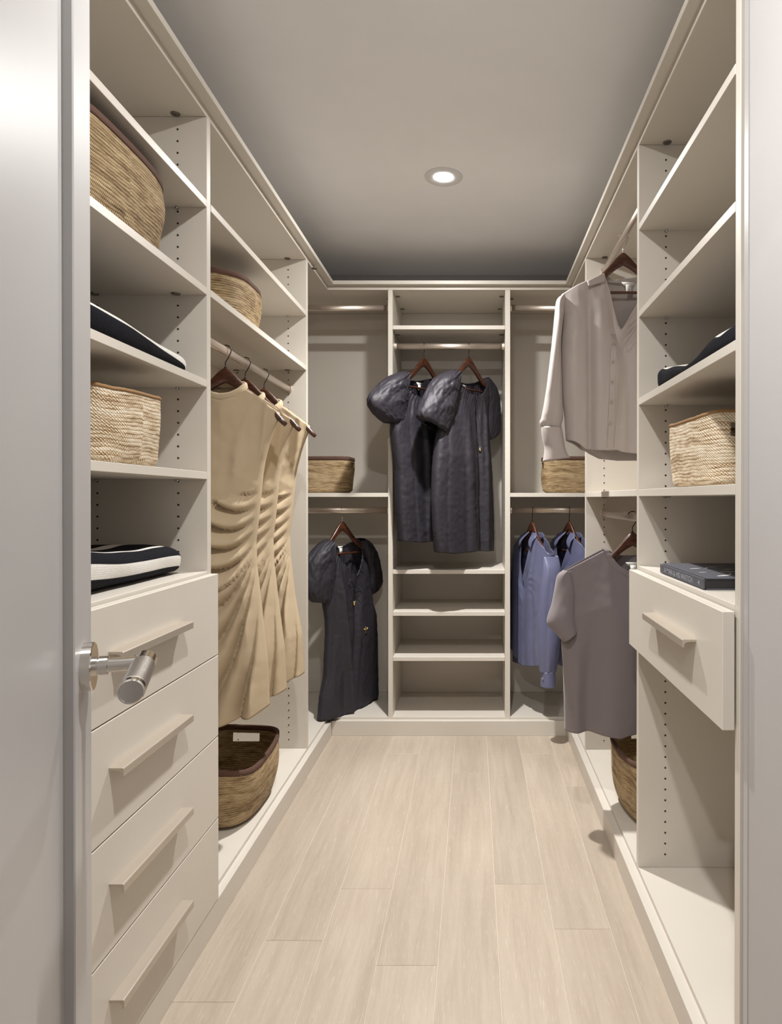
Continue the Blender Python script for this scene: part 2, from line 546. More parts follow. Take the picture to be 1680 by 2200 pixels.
# ------------------------------------------------------------------ door leaf, standing open on the left
E_ = Vector((-.441, .751, 0))                     # free edge
dv = Vector((.36, -.933, 0)).normalized()         # from the free edge back to the hinge
dn = Vector((.933, .36, 0)).normalized()          # the face the camera sees
DL, DT, DZ0, DZ1 = .62, .04, .012, 2.035
def dpt(t, n, z):
    return E_ + dv * t + dn * n + Vector((0, 0, z))
def dbox(bm, t0, t1, n0, n1, z0, z1):
    vs = [bm.verts.new(dpt(t, n, z)) for z in (z0, z1) for n in (n0, n1) for t in (t0, t1)]
    for f in ((0, 2, 3, 1), (4, 5, 7, 6), (0, 1, 5, 4), (2, 6, 7, 3), (0, 4, 6, 2), (1, 3, 7, 5)):
        bm.faces.new([vs[i] for i in f])
bm = bmesh.new()
dbox(bm, .089, DL - .089, -DT + .01, -.0105, DZ0 + .1, DZ1 - .1)
door = struct(obj('door_1', bm, M['door'], None))
for b in ((0, .09, -DT, 0, DZ0, DZ1), (DL - .09, DL, -DT, 0, DZ0, DZ1)):
    bm = bmesh.new(); dbox(bm, *b); obj('stile', bm, M['door'], door, bevel=.0015)
for b in ((.0905, DL - .0905, -DT, 0, DZ0, DZ0 + .15), (.0905, DL - .0905, -DT, 0, DZ1 - .11, DZ1)):
    bm = bmesh.new(); dbox(bm, *b); obj('rail', bm, M['door'], door, bevel=.0015)
for z in (.25, 1.8):
    bm = bmesh.new(); add_cyl(bm, dpt(DL + .004, .004, z), dpt(DL + .004, .004, z + .09), .006, n=12); obj('hinge', bm, M['chrome'], door, smooth=True)
HZ = .992
def hp(t, n, z=HZ):
    return dpt(.045 + t, n, z)
hn = bpy.data.objects.new('door_handle', None)
COL.objects.link(hn); hn.parent = door
bm = bmesh.new(); lathe(bm, hp(0, .0), dn, [(0, .0262), (.0095, .0262), (.0105, .0252), (.0105, .012)], 48); obj('rose', bm, M['chrome'], hn)
bm = bmesh.new(); lathe(bm, hp(0, .0105), dn, [(0, .0105), (.003, .0105), (.0032, .0092), (.0045, .0092), (.0047, .0105), (.013, .0105), (.0135, .0085)], 32); obj('collar', bm, M['chrome'], hn)
bm = bmesh.new(); add_cyl(bm, hp(0, .022), hp(0, .056), .0078, n=28); obj('spindle', bm, M['chrome'], hn)
bm = bmesh.new(); lathe(bm, hp(-.012, .060), dv, [(0, .0105), (.002, .0115), (.030, .0115), (.0305, .0105), (.032, .0105), (.0325, .0118), (.1, .0118)], 36)
obj('lever_neck', bm, M['chrome'], hn)
bm = bmesh.new(); lathe(bm, hp(.022, .060), dv, [(0, .0119), (.0005, .0122), (.088, .0122), (.0885, .0119)], 48); obj('lever_grip', bm, M['knurl'], hn, smooth=False)
bm = bmesh.new(); lathe(bm, hp(.1105, .060), dv, [(0, .0121), (.010, .0121), (.0115, .0108), (.0115, .0104), (.0108, .0100)], 36); obj('lever_cap', bm, M['chrome'], hn)

# ------------------------------------------------------------------ woven baskets
def weave_mat(name, dark, mid, light, row, slant, period, stitch=0, rough=.75, bump=.9, wob=1.0, fibre=.62):
    """rows of twisted fibre laid over UV (u along the wall, v up, both in metres)"""
    m, nt, b = new_mat(name)
    L = nt.links.new
    tc = node(nt, 'ShaderNodeTexCoord')
    sep = node(nt, 'ShaderNodeSeparateXYZ')
    # slight waviness of the rows
    nzw = node(nt, 'ShaderNodeTexNoise', in_Scale=9, in_Detail=2)
    L(tc.outputs['UV'], nzw.inputs['Vector'])
    off = node(nt, 'ShaderNodeVectorMath', operation='MULTIPLY_ADD')
    off.inputs[1].default_value = (.012 * wob, .010 * wob, 0)
    L(nzw.outputs['Color'], off.inputs[0])
    L(tc.outputs['UV'], off.inputs[2])
    L(off.outputs[0], sep.inputs[0])
    def math_(op, a, c=None):
        n = node(nt, 'ShaderNodeMath', operation=op)
        for i, v in enumerate((a, c)):
            if v is None:
                continue
            if isinstance(v, (int, float)):
                n.inputs[i].default_value = v
            else:
                L(v, n.inputs[i])
        return n.outputs[0]
    vr = math_('DIVIDE', sep.outputs['Y'], row)
    fr = math_('FRACT', vr)
    rowi = math_('FLOOR', vr)
    # row profile: round bulge
    prof = math_('SINE', math_('MULTIPLY', fr, math.pi))
    # strands, slanted within each row, shifted from row to row
    ph = math_('ADD', math_('DIVIDE', sep.outputs['X'], period), math_('MULTIPLY', fr, slant))
    ph = math_('ADD', ph, math_('MULTIPLY', rowi, .37))
    strand = math_('ABSOLUTE', math_('SINE', math_('MULTIPLY', ph, math.pi)))
    h = math_('MULTIPLY', math_('POWER', prof, .35), math_('ADD', math_('MULTIPLY', strand, .7), .3))
    mp = node(nt, 'ShaderNodeMapping')
    mp.inputs['Scale'].default_value = (26, 150, 1)
    L(off.outputs[0], mp.inputs[0])
    fib = node(nt, 'ShaderNodeTexNoise', in_Scale=1, in_Detail=5, in_Roughness=.65)
    L(mp.outputs[0], fib.inputs['Vector'])
    mp2 = node(nt, 'ShaderNodeMapping')
    mp2.inputs['Scale'].default_value = (5, 45, 1)
    L(off.outputs[0], mp2.inputs[0])
    big = node(nt, 'ShaderNodeTexNoise', in_Scale=1, in_Detail=3)
    L(mp2.outputs[0], big.inputs['Vector'])
    v = math_('ADD', math_('MULTIPLY', fib.outputs['Fac'], fibre), math_('MULTIPLY', big.outputs['Fac'], .50 + (fibre - .62) * .9))
    v = math_('ADD', v, math_('SUBTRACT', math_('MULTIPLY', math_('SUBTRACT', h, .6), .42), (fibre - .62) * .95))
    if stitch:
        # pale zig-zag stitching crossing the rows
        zz = math_('ABSOLUTE', math_('SUBTRACT', math_('FRACT', math_('DIVIDE', sep.outputs['X'], stitch)), .5))
        dd = math_('ABSOLUTE', math_('SUBTRACT', math_('MULTIPLY', zz, 2), fr))
        line = math_('LESS_THAN', dd, .17)
        v = math_('ADD', v, math_('MULTIPLY', line, .20))
    ramp = node(nt, 'ShaderNodeValToRGB')
    cr = ramp.color_ramp
    cr.elements[0].position = .30
    cr.elements[0].color = dark
    cr.elements[1].position = .78
    cr.elements[1].color = light
    e = cr.elements.new(.52)
    e.color = mid
    L(v, ramp.inputs[0])
    L(ramp.outputs[0], b.inputs['Base Color'])
    b.inputs['Roughness'].default_value = rough
    bp = node(nt, 'ShaderNodeBump', in_Strength=bump, in_Distance=.004)
    hh = math_('ADD', h, math_('MULTIPLY', fib.outputs['Fac'], .5))
    L(hh, bp.inputs['Height'])
    L(bp.outputs[0], b.inputs['Normal'])
    return m

M['seagrass'] = weave_mat('seagrass_weave', srgb(84, 62, 36), srgb(162, 132, 90), srgb(212, 188, 148), .0072, 1.5, .0095, wob=1.7, fibre=.86)
M['jute'] = weave_mat('jute_weave', srgb(112, 82, 50), srgb(190, 160, 120), srgb(238, 226, 204), .0085, 1.3, .007, stitch=.0085, bump=.55, wob=2.2, fibre=1.0)
M['rim'] = plain('brown_felt_binding', srgb(86, 59, 47), .9, bump=.5, scale=500)
M['jute_rim'] = plain('jute_binding', srgb(150, 116, 78), .85, bump=.6, scale=300)

def basket(label, cx, cy, z0, bot, top, h, style='seagrass', rim=True, group=None, sag=None, bulge=.006, cut=(), exp=3.6, lean=None, dent=None, rot=0, grp=None):
    """bot, top: half sizes (x, y) of the rounded-rectangle plan; cut: hand holes as (angle, half width, z low, z high)"""
    z0 += .0015
    t = thing('woven_basket', label, 'basket', (cx, cy, z0), group)
    N, R = 168, max(10, int(h / .0042))
    sag = sag or (lambda a: 0)
    lean = lean or (lambda f: (0, 0))
    dent = dent or (lambda a, f: 0)
    cr, srr = math.cos(rot), math.sin(rot)
    bm = bmesh.new()
    uvl = bm.loops.layers.uv.new('UVMap')
    def pos(a, f):
        hx = bot[0] + (top[0] - bot[0]) * f ** .7
        hy = bot[1] + (top[1] - bot[1]) * f ** .7
        # rounded foot
        k = 1 - .10 * max(0, 1 - f / .10) ** 2
        c, s = math.cos(a), math.sin(a)
        x = math.copysign(abs(c) ** (2 / exp), c) * hx * k
        y = math.copysign(abs(s) ** (2 / exp), s) * hy * k
        n = noise.noise(Vector((c * 1.5 + cx * 7, s * 1.5 + cy * 5, f * 2))) * bulge * 1.4
        r = math.hypot(x, y) + 1e-6
        add = bulge * math.sin(math.pi * min(f, 1)) + n + dent(a, f)
        x *= 1 + add / r
        y *= 1 + add / r
        lx, ly = lean(f)
        z = f * h + sag(a) * f ** 1.5
        X, Y = x + lx, y + ly
        return Vector((cx + X * cr - Y * srr, cy + X * srr + Y * cr, z0 + z))
    rows = []
    for i in range(R + 1):
        f = i / R
        rows.append([bm.verts.new(pos(2 * math.pi * j / N, f)) for j in range(N)])
    per = [0]
    for j in range(N):
        per.append(per[-1] + (rows[R // 2][(j + 1) % N].co - rows[R // 2][j].co).length)
    def in_cut(a, z):
        for ca, cw, zl, zh in cut:
            d = (a - ca + math.pi) % (2 * math.pi) - math.pi
            if abs(d) < cw and zl < z < zh:
                return True
        return False
    for i in range(R):
        for j in range(N):
            if in_cut(2 * math.pi * (j + .5) / N, (i + .5) / R * h):
                continue
            f = bm.faces.new((rows[i][j], rows[i][(j + 1) % N], rows[i + 1][(j + 1) % N], rows[i + 1][j]))
            for lp, (uu, vv) in zip(f.loops, ((per[j], i), (per[j + 1], i), (per[j + 1], i + 1), (per[j], i + 1))):
                lp[uvl].uv = (uu, vv / R * h)
    bmesh.ops.delete(bm, geom=[v for v in bm.verts if not v.link_faces], context='VERTS')
    wall = obj('woven_wall', bm, M[style], t, smooth=True)
    so = wall.modifiers.new('thickness', 'SOLIDIFY')
    so.thickness = .007
    so.offset = -1
    bm = bmesh.new()
    uvl = bm.loops.layers.uv.new('UVMap')
    ring = [bm.verts.new(pos(2 * math.pi * j / N, 0)) for j in range(N)]
    f = bm.faces.new(ring)
    f2 = bmesh.ops.extrude_face_region(bm, geom=[f])
    for v in f2['geom']:
        if isinstance(v, bmesh.types.BMVert):
            v.co.z += .006
    for f in bm.faces:
        for lp in f.loops:
            lp[uvl].uv = (lp.vert.co.x, lp.vert.co.y)
    obj('woven_base', bm, M[style], t)
    # binding: a strip of felt (or a thin cord) folded over the edge
    bm = bmesh.new()
    if rim:
        lo = 1 - .017 / h
        prof = [(lo, .0015), (lo + .3 * (1 - lo), .0025), (1, .0025), (1 + .0025 / h, -.003), (1, -.0095), (lo, -.0095)]
    else:
        prof = [(1 - .004 / h, .0012), (1, .003), (1 + .004 / h, 0), (1 + .0045 / h, -.004), (1, -.009), (1 - .005 / h, -.0075)]
    rr = []
    for f, o_ in prof:
        ringv = []
        for j in range(N):
            a = 2 * math.pi * j / N
            p = pos(a, f)
            q, p2 = pos(a - .02, f), pos(a + .02, f)
            d = (p2 - q).normalized()
            nrm = Vector((d.y, -d.x, 0)).normalized()
            wob = noise.noise(Vector((a * 9, cx * 3, cy))) * .0012
            ringv.append(bm.verts.new(p + nrm * o_ + Vector((0, 0, wob))))
        rr.append(ringv)
    for a, b in zip(rr, rr[1:] + rr[:1]):
        for j in range(N):
            bm.faces.new((a[j], a[(j + 1) % N], b[(j + 1) % N], b[j]))
    obj('rim', bm, M['rim'] if rim else M['jute_rim'], t, smooth=True)
    # a few loose fibre ends
    bm = bmesh.new()
    rnd = random.Random(int(cx * 1000) + int(cy * 77))
    for k in range(26):
        a, f = rnd.uniform(0, 2 * math.pi), rnd.uniform(.05, .98)
        if in_cut(a, f * h) or in_cut(a + .05, f * h) or in_cut(a - .05, f * h):
            continue
        p = pos(a, f)
        d = (pos(a + .02, f) - pos(a - .02, f)).normalized()
        nrm = Vector((d.y, -d.x, 0)).normalized()
        pts = [p + d * (s * .008 * q) + nrm * (.001 + .006 * q * rnd.random()) + Vector((0, 0, .006 * q * rnd.uniform(-1, 1))) for q, s in ((0, 1), (.5, 1), (1, 1))]
        add_tube(bm, pts, .0004, 4)
    o = obj('loose_fibres', bm, M[style], t)
    o['kind'] = 'stuff'
    return t

GS = 'brown-rimmed seagrass baskets'
GJ = 'jute baskets'
basket('large brown-rimmed basket squeezed onto the high left shelf nearest the door', -.888, 1.392, 1.752, (.142, .225), (.150, .246), .186, group=GS,
       sag=lambda a: -.016 * max(0, -math.sin(a)), bulge=.008, exp=4.0)
basket('brown-rimmed basket on the left shelf directly above the beige dresses', -.885, 2.195, 1.755, (.132, .150), (.145, .166), .140, group=GS,
       cut=((-math.pi / 2, .17, .090, .114), (math.pi / 2, .17, .090, .114)), bulge=.007, exp=3.2)
basket('big open basket with hand hole on the left floor, below the beige dresses', -.876, 2.315, ZB, (.128, .180), (.152, .240), .205, group=GS,
       cut=((math.pi / 2 + .08, .19, .140, .174), (-math.pi / 2, .19, .140, .174)), bulge=.007, exp=3.2,
       sag=lambda a: -.016 * max(0, math.cos(a)) ** 2 + .014 * max(0, -math.sin(a)) + .006 * math.sin(3 * a + .4))
basket('brown-rimmed basket on the back left shelf above the single black dress', -.784, 3.382, 1.2055, (.149, .084), (.155, .090), .182, group=GS,
       cut=((0, .16, .122, .155),), bulge=.004, exp=5.0)
basket('brown-rimmed basket on the back right shelf behind the silver shirt cuff', .512, 3.382, 1.2055, (.149, .084), (.155, .090), .182, group=GS,
       cut=((math.pi, .16, .122, .155),), bulge=.004, exp=5.0)
def dent_r(a, f):
    d = (a - math.radians(200) + math.pi) % (2 * math.pi) - math.pi
    return -.030 * math.exp(-(d / .28) ** 2) * math.exp(-((f - .55) / .25) ** 2) + .016 * math.exp(-((d + .45) / .22) ** 2) * math.exp(-((f - .35) / .3) ** 2)
basket('slumped open basket on the right floor below the grey t-shirt', .668, 2.300, ZB, (.132, .185), (.166, .225), .232, group=GS,
       cut=((math.pi / 2, .19, .165, .20), (-math.pi / 2, .19, .165, .20)), bulge=.007, exp=3.4, dent=dent_r,
       sag=lambda a: -.020 * max(0, -math.cos(a)) ** 2 + .008 * math.sin(2 * a + 1))
basket('pale jute basket on the left shelf between the two striped sweaters', -.872, 1.462, 1.249, (.122, .122), (.129, .129), .160, style='jute', rim=False, group=GJ,
       bulge=.003, exp=5.0, sag=lambda a: .004 * math.sin(3 * a))
basket('pale jute basket with a hand hole on the right shelf above the book', .650, 1.632, 1.203, (.120, .160), (.129, .169), .166, style='jute', rim=False, group=GJ,
       cut=((-math.pi / 2, .28, .112, .142),), bulge=.003, exp=4.6, sag=lambda a: .004 * math.sin(3 * a + 1))

# ------------------------------------------------------------------ folded striped sweaters
def knit_mat(name, bands, wob=.006):
    """bands: list of (start, end) in metres of v (up and over the folded edge) that are white"""
    m, nt, b = new_mat(name)
    L = nt.links.new
    tc = node(nt, 'ShaderNodeTexCoord')
    sep = node(nt, 'ShaderNodeSeparateXYZ')
    L(tc.outputs['UV'], sep.inputs[0])
    mp = node(nt, 'ShaderNodeMapping')
    mp.inputs['Scale'].default_value = (4, 1, 1)
    L(tc.outputs['UV'], mp.inputs[0])
    nz = node(nt, 'ShaderNodeTexNoise', in_Scale=1, in_Detail=1)
    L(mp.outputs[0], nz.inputs['Vector'])
    def math_(op, a, c=None):
        n = node(nt, 'ShaderNodeMath', operation=op)
        for i, v in enumerate((a, c)):
            if v is None:
                continue
            if isinstance(v, (int, float)):
                n.inputs[i].default_value = v
            else:
                L(v, n.inputs[i])
        return n.outputs[0]
    # stitches step the stripe edges, as knitting does
    stx = math_('ABSOLUTE', math_('SUBTRACT', math_('FRACT', math_('DIVIDE', sep.outputs['X'], .0058)), .5))
    v = math_('ADD', sep.outputs['Y'], math_('MULTIPLY', math_('SUBTRACT', nz.outputs['Fac'], .5), wob * 2))
    v = math_('ADD', v, math_('MULTIPLY', stx, .003))
    tot = None
    for s, e in bands:
        q = math_('MULTIPLY', math_('GREATER_THAN', v, s), math_('LESS_THAN', v, e))
        tot = q if tot is None else math_('ADD', tot, q)
    mix = node(nt, 'ShaderNodeMixRGB')
    mix.inputs[1].default_value = srgb(20, 20, 27)
    mix.inputs[2].default_value = srgb(236, 232, 225)
    L(tot, mix.inputs[0])
    L(mix.outputs[0], b.inputs['Base Color'])
    b.inputs['Roughness'].default_value = .9
    b.inputs['Specular IOR Level'].default_value = .2
    # V stitches
    col = math_('MULTIPLY', math_('SUBTRACT', .5, stx), 2)
    rw = math_('ADD', math_('DIVIDE', sep.outputs['Y'], .0045), math_('MULTIPLY', stx, 1.2))
    rwf = math_('ABSOLUTE', math_('SINE', math_('MULTIPLY', rw, math.pi)))
    hgt = math_('MULTIPLY', math_('POWER', rwf, .5), math_('ADD', math_('MULTIPLY', col, .7), .3))
    bp = node(nt, 'ShaderNodeBump', in_Strength=.7, in_Distance=.003)
    L(hgt, bp.inputs['Height'])
    L(bp.outputs[0], b.inputs['Normal'])
    return m

def sweater(label, mat, xf, sgn, y0, y1, z0, depth, hfun, sag=None, group='folded striped sweaters', skew=None, endr=.05):
    """folded knit lying on a shelf: front fold at x = xf facing sgn*X; runs from y0 to y1; hfun(q) gives its height along it"""
    t = thing('folded_sweater', label, 'sweater', (xf, (y0 + y1) / 2, z0), group)
    NU, NV = 90, 72
    skew = skew or (lambda q: 0)
    bm = bmesh.new()
    uvl = bm.loops.layers.uv.new('UVMap')
    rows = []
    for i in range(NU + 1):
        q = i / NU
        # closely spaced rows at the rounded ends
        qe = .5 - .5 * math.cos(math.pi * q)
        y = y0 + (y1 - y0) * qe
        edge = min(y - y0, y1 - y)
        k = math.sqrt(max(0.0, 1 - max(0, 1 - edge / endr) ** 2.4))
        hgt = hfun(qe) * (.30 + .70 * k)
        dep = depth * (.84 + .16 * k)
        row = []
        ln = 0
        prev = None
        for j in range(NV):
            a = -math.pi / 2 + 2 * math.pi * j / NV          # from the underside, round the front, over the top, to the back
            c, s = math.cos(a), math.sin(a)
            px = math.copysign(abs(c) ** .38, c)
            pz = math.copysign(abs(s) ** .72, s)
            x = xf - sgn * (depth / 2) + sgn * px * dep / 2
            z = z0 + hgt / 2 + pz * hgt / 2
            if s > 0:
                z += .004 * noise.noise(Vector((x * 14, y * 10, z0))) * s
            x += sgn * .006 * noise.noise(Vector((y * 9, z * 20, z0)))
            z = max(z, z0 + .0004)
            p = Vector((x, y, z))
            row.append(bm.verts.new(p))
        rows.append(row)
    lens = [0]
    mid = rows[NU // 2]
    for j in range(NV):
        lens.append(lens[-1] + (mid[(j + 1) % NV].co - mid[j].co).length)
    ys = [r[0].co.y for r in rows]
    half = lens[NV // 4]                       # where the front face is
    for i in range(NU):
        for j in range(NV):
            f = bm.faces.new((rows[i][j], rows[i + 1][j], rows[i + 1][(j + 1) % NV], rows[i][(j + 1) % NV]))
            for lp, (ii, jj) in zip(f.loops, ((i, j), (i + 1, j), (i + 1, j + 1), (i, j + 1))):
                # v = 0 at the bottom of the front face
                lp[uvl].uv = (ys[ii], lens[jj] - half + skew(ii / NU))
    bm.faces.new(rows[0])
    bm.faces.new(rows[-1][::-1])
    obj('knit_body', bm, mat, t, smooth=True)
    # the layer folded underneath shows as a second, slightly inset fold line
    return t

# v is measured from the middle of the front fold, up over the top
KN1 = knit_mat('striped_knit_upper', [(.019, .056), (.115, .15)])
KN2 = knit_mat('striped_knit_lower', [(-.014, .016), (.062, .074), (.15, .19)])
KN3 = knit_mat('striped_knit_right', [(.024, .055), (.12, .15)])
sweater('navy and white striped sweater folded on the left shelf above the jute basket', KN1, -.748, 1, 1.06, 1.722, 1.500, .30,
        lambda q: .066 + .010 * math.sin(q * 5), skew=lambda q: .022 * max(0, q - .55) / .45 * 2 + .0)
sweater('navy and white striped sweater folded on top of the left drawers', KN2, -.770, 1, 1.08, 1.736, .978, .29,
        lambda q: .098 - .022 * q + .006 * math.sin(q * 7), skew=lambda q: -.006 + .012 * q)
sweater('navy and white striped sweater sagging on the right shelf above the jute basket', KN3, .508, -1, 1.225, 1.835, 1.4716, .29,
        lambda q: .060 - .026 * math.sin(math.pi * min(1, max(0, (q - .25) / .62))) ** 2 + .016 * math.exp(-((q - .97) / .06) ** 2),
        skew=lambda q: .02 * math.exp(-((q - .96) / .05) ** 2) + .016 * math.exp(-((q - .30) / .06) ** 2))

# ------------------------------------------------------------------ book
M['cloth_cover'] = plain('charcoal_book_cloth', srgb(82, 82, 90), .7, bump=.3, scale=900)
M['book_black'] = plain('black_page_edge', srgb(40, 38, 40), .6, bump=.3, scale=600)
M['foil'] = plain('pale_foil', srgb(150, 150, 158), .5)
M['ink_white'] = plain('white_ink', srgb(228, 226, 222), .6)
bk = thing('book', 'dark grey hardback with white marks lying on the right drawer shelf', 'book', (.62, 1.571, .978))
bx0, bx1, by0, by1, bz0, bz1 = .4965, .745, 1.407, 1.735, .9784, 1.0042
boxpart('page_block', M['book_black'], bk, bx0 + .004, bx1 - .003, by0 + .0015, by1 - .002, bz0 + .003, bz1 - .003)
boxpart('cover_board', M['cloth_cover'], bk, bx0 + .007, bx1, by0, by1, bz1 - .0029, bz1)
boxpart('cover_board', M['cloth_cover'], bk, bx0 + .007, bx1, by0, by1, bz0, bz0 + .0029)
bm = bmesh.new()
add_box(bm, bx0, bx0 + .0039, by0, by1, bz0 + .0012, bz1 - .0012)
obj('spine', bm, M['cloth_cover'], bk, bevel=.0011)
def lettering(name, text, parent, mat, origin, right, up, size, width=None, bold=0):
    cu = bpy.data.curves.new(name, 'FONT')
    cu.body = text
    cu.size = size
    cu.extrude = .00012
    cu.offset = bold
    cu.resolution_u = 2
    tmp = bpy.data.objects.new(name, cu)
    COL.objects.link(tmp)
    dg = bpy.context.evaluated_depsgraph_get()
    me = bpy.data.meshes.new_from_object(tmp.evaluated_get(dg))
    bpy.data.objects.remove(tmp)
    xs = [v.co.x for v in me.vertices]
    k = width / (max(xs) - min(xs)) if width else 1
    r, u_ = Vector(right).normalized(), Vector(up).normalized()
    nn = r.cross(u_)
    o3 = Vector(origin)
    for v in me.vertices:
        c = v.co.copy()
        v.co = o3 + r * ((c.x - min(xs)) * k) + u_ * c.y + nn * c.z
    bm = bmesh.new()
    bm.from_mesh(me)
    o = obj(name, bm, mat, parent)
    return o
sx = bx0 - .0001
lettering('spine_title', 'A MAN & HIS WATCH', bk, M['foil'], (sx, 1.697, bz0 + .0062), (0, -1, 0), (0, 0, 1), .0185, width=.218, bold=.0001)
bm = bmesh.new()
vs = [bm.verts.new((sx - d, y, z)) for d in (0, .0003) for y, z in ((1.443, bz0 + .0128), (1.432, bz0 + .0188), (1.432, bz0 + .0068))]
bm.faces.new(vs[:3]); bm.faces.new(vs[3:][::-1])
for i in range(3):
    bm.faces.new((vs[i], vs[(i + 1) % 3], vs[3 + (i + 1) % 3], vs[3 + i]))
obj('spine_emblem', bm, M['foil'], bk)
# watch hands printed on the cover
rnd = random.Random(5)
for k, (x, y, l, w_, a, m_) in enumerate(((.545, 1.600, .030, .007, .3, 'ink_white'), (.560, 1.455, .042, .012, .5, 'ink_white'), (.535, 1.520, .02, .005, .2, 'ink_white'),
        (.60, 1.640, .035, .004, .2, 'ink_white'), (.575, 1.610, .02, .004, .9, 'ink_white'), (.62, 1.585, .036, .004, .4, 'ink_white'), (.60, 1.530, .045, .005, .1, 'ink_white'),
        (.585, 1.485, .022, .004, 1.0, 'ink_white'), (.62, 1.50, .02, .004, .7, 'ink_white'), (.605, 1.455, .03, .004, .2, 'ink_white'), (.66, 1.62, .03, .004, .5, 'ink_white'), (.66, 1.56, .03, .004, 1.2, 'ink_white'),
        (.68, 1.50, .03, .004, .2, 'ink_white'), (.70, 1.45, .03, .004, .8, 'ink_white'))):
    bm = bmesh.new()
    c, s = math.cos(a), math.sin(a)
    pr = [(-l / 2, -w_ * .25), (l * .1, -w_ * .5), (l / 2, 0), (l * .1, w_ * .5), (-l / 2, w_ * .25)]
    lo = [bm.verts.new((x + p * c - q * s, y + p * s + q * c, bz1 + .00005)) for p, q in pr]
    hi = [bm.verts.new((x + p * c - q * s, y + p * s + q * c, bz1 + .00025)) for p, q in pr]
    bm.faces.new(lo); bm.faces.new(hi[::-1])
    for i in range(5):
        bm.faces.new((lo[i], lo[(i + 1) % 5], hi[(i + 1) % 5], hi[i]))
    obj('printed_hand', bm, M[m_], bk)

# ------------------------------------------------------------------ clothes on hangers
class Plane:
    """the upright plane of one hanger: origin where its hook meets the rail, turned by yaw about the vertical"""
    def __init__(s, x0, y0, yaw, zr):
        s.x0, s.y0, s.zr = x0, y0, zr
        s.c, s.s = math.cos(math.radians(yaw)), math.sin(math.radians(yaw))
    def w(s, lx, ly, z):
        return Vector((s.x0 + lx * s.c - ly * s.s, s.y0 + lx * s.s + ly * s.c, z))
    def loc(s, u, v, ly=0.0):
        """survey: where the sight line measured at (u, v) meets the plane, as (along the hanger, height)"""
        k = (u - PP[0]) / FOC
        x0, y0 = s.x0 - ly * s.s, s.y0 + ly * s.c
        lx = (k * y0 - x0) / (s.c - k * s.s)
        y = y0 + lx * s.s
        m = (PP[1] - v) / FOC
        return (lx, H + y * (m * math.cos(TILT) - math.sin(TILT)) / (math.cos(TILT) + m * math.sin(TILT)))
    def pl(s, pts, ly=0.0):
        return [s.loc(u, v, ly) for u, v in pts]

def interp(pts, t):
    """piecewise-linear y(t) through sorted (t, y)"""
    if t <= pts[0][0]:
        return pts[0][1]
    for (a, b), (c, d) in zip(pts, pts[1:]):
        if t <= c:
            return b + (d - b) * (t - a) / max(c - a, 1e-9)
    return pts[-1][1]

def smooth_pts(pts, n):
    """n points along a Catmull-Rom curve through pts, evenly spread by length"""
    P = [Vector((*p, 0)) if len(p) == 2 else Vector(p) for p in pts]
    P = [2 * P[0] - P[1]] + P + [2 * P[-1] - P[-2]]
    fine = []
    for i in range(1, len(P) - 2):
        for k in range(12):
            t = k / 12
            a, b, c, d = P[i - 1:i + 3]
            fine.append(.5 * ((2 * b) + (c - a) * t + (2 * a - 5 * b + 4 * c - d) * t * t + (3 * b - a - 3 * c + d) * t ** 3))
    fine.append(P[-2])
    ln = [0]
    for a, b in zip(fine, fine[1:]):
        ln.append(ln[-1] + (b - a).length)
    out = []
    j = 0
    for i in range(n):
        q = ln[-1] * i / (n - 1)
        while j < len(ln) - 2 and ln[j + 1] < q:
            j += 1
        t = (q - ln[j]) / max(ln[j + 1] - ln[j], 1e-9)
        out.append(fine[j] + (fine[j + 1] - fine[j]) * t)
    return out

def cloth_mat(name, col, rough=.85, sheen=.2, wr=.35, wscale=22, weave=900, spec=.3, aniso=0, coat=0, vary=.12):
    m, nt, b = new_mat(name)
    L = nt.links.new
    tc = node(nt, 'ShaderNodeTexCoord')
    n1 = node(nt, 'ShaderNodeTexNoise', in_Scale=wscale, in_Detail=4, in_Distortion=.8)
    L(tc.outputs['Object'], n1.inputs['Vector'])
    n2 = node(nt, 'ShaderNodeTexNoise', in_Scale=weave, in_Detail=1)
    L(tc.outputs['Object'], n2.inputs['Vector'])
    mx = node(nt, 'ShaderNodeMath', operation='MULTIPLY_ADD')
    mx.inputs[1].default_value = .06
    L(n2.outputs['Fac'], mx.inputs[0])
    L(n1.outputs['Fac'], mx.inputs[2])
    bp = node(nt, 'ShaderNodeBump', in_Strength=wr, in_Distance=.012)
    L(mx.outputs[0], bp.inputs['Height'])
    L(bp.outputs[0], b.inputs['Normal'])
    mc = node(nt, 'ShaderNodeMixRGB', blend_type='MULTIPLY', in_Fac=vary)
    mc.inputs[1].default_value = col
    L(n2.outputs['Fac'], mc.inputs[2])
    L(mc.outputs[0], b.inputs['Base Color'])
    b.inputs['Roughness'].default_value = rough
    b.inputs['Sheen Weight'].default_value = sheen
    b.inputs['Specular IOR Level'].default_value = spec
    b.inputs['Anisotropic'].default_value = aniso
    return m

M['tan'] = cloth_mat('beige_jersey', srgb(190, 171, 143), .85, .0, .06, 30, spec=.2)
M['black'] = cloth_mat('black_cotton', srgb(45, 42, 49), .56, .0, .28, 20, spec=.4)
M['satin_grey'] = cloth_mat('blush_satin', srgb(176, 165, 160), .47, .2, .10, 14, spec=.55)
M['satin_blue'] = cloth_mat('blue_satin', srgb(102, 105, 135), .36, .05, .12, 16, spec=.55)
M['tee'] = cloth_mat('mauve_grey_jersey', srgb(124, 115, 116), .85, .25, .05, 24, spec=.2)
M['label'] = plain('white_woven_label', srgb(236, 233, 226), .7, bump=.1)
M['print'] = plain('label_print', srgb(150, 148, 142), .8)
M['gold'] = plain('gold_charm', (.86, .62, .22, 1), .25, 1)
M['horn'] = plain('horn_button', srgb(170, 164, 150), .3)
M['horn_d'] = plain('button_rim', srgb(122, 116, 104), .35)
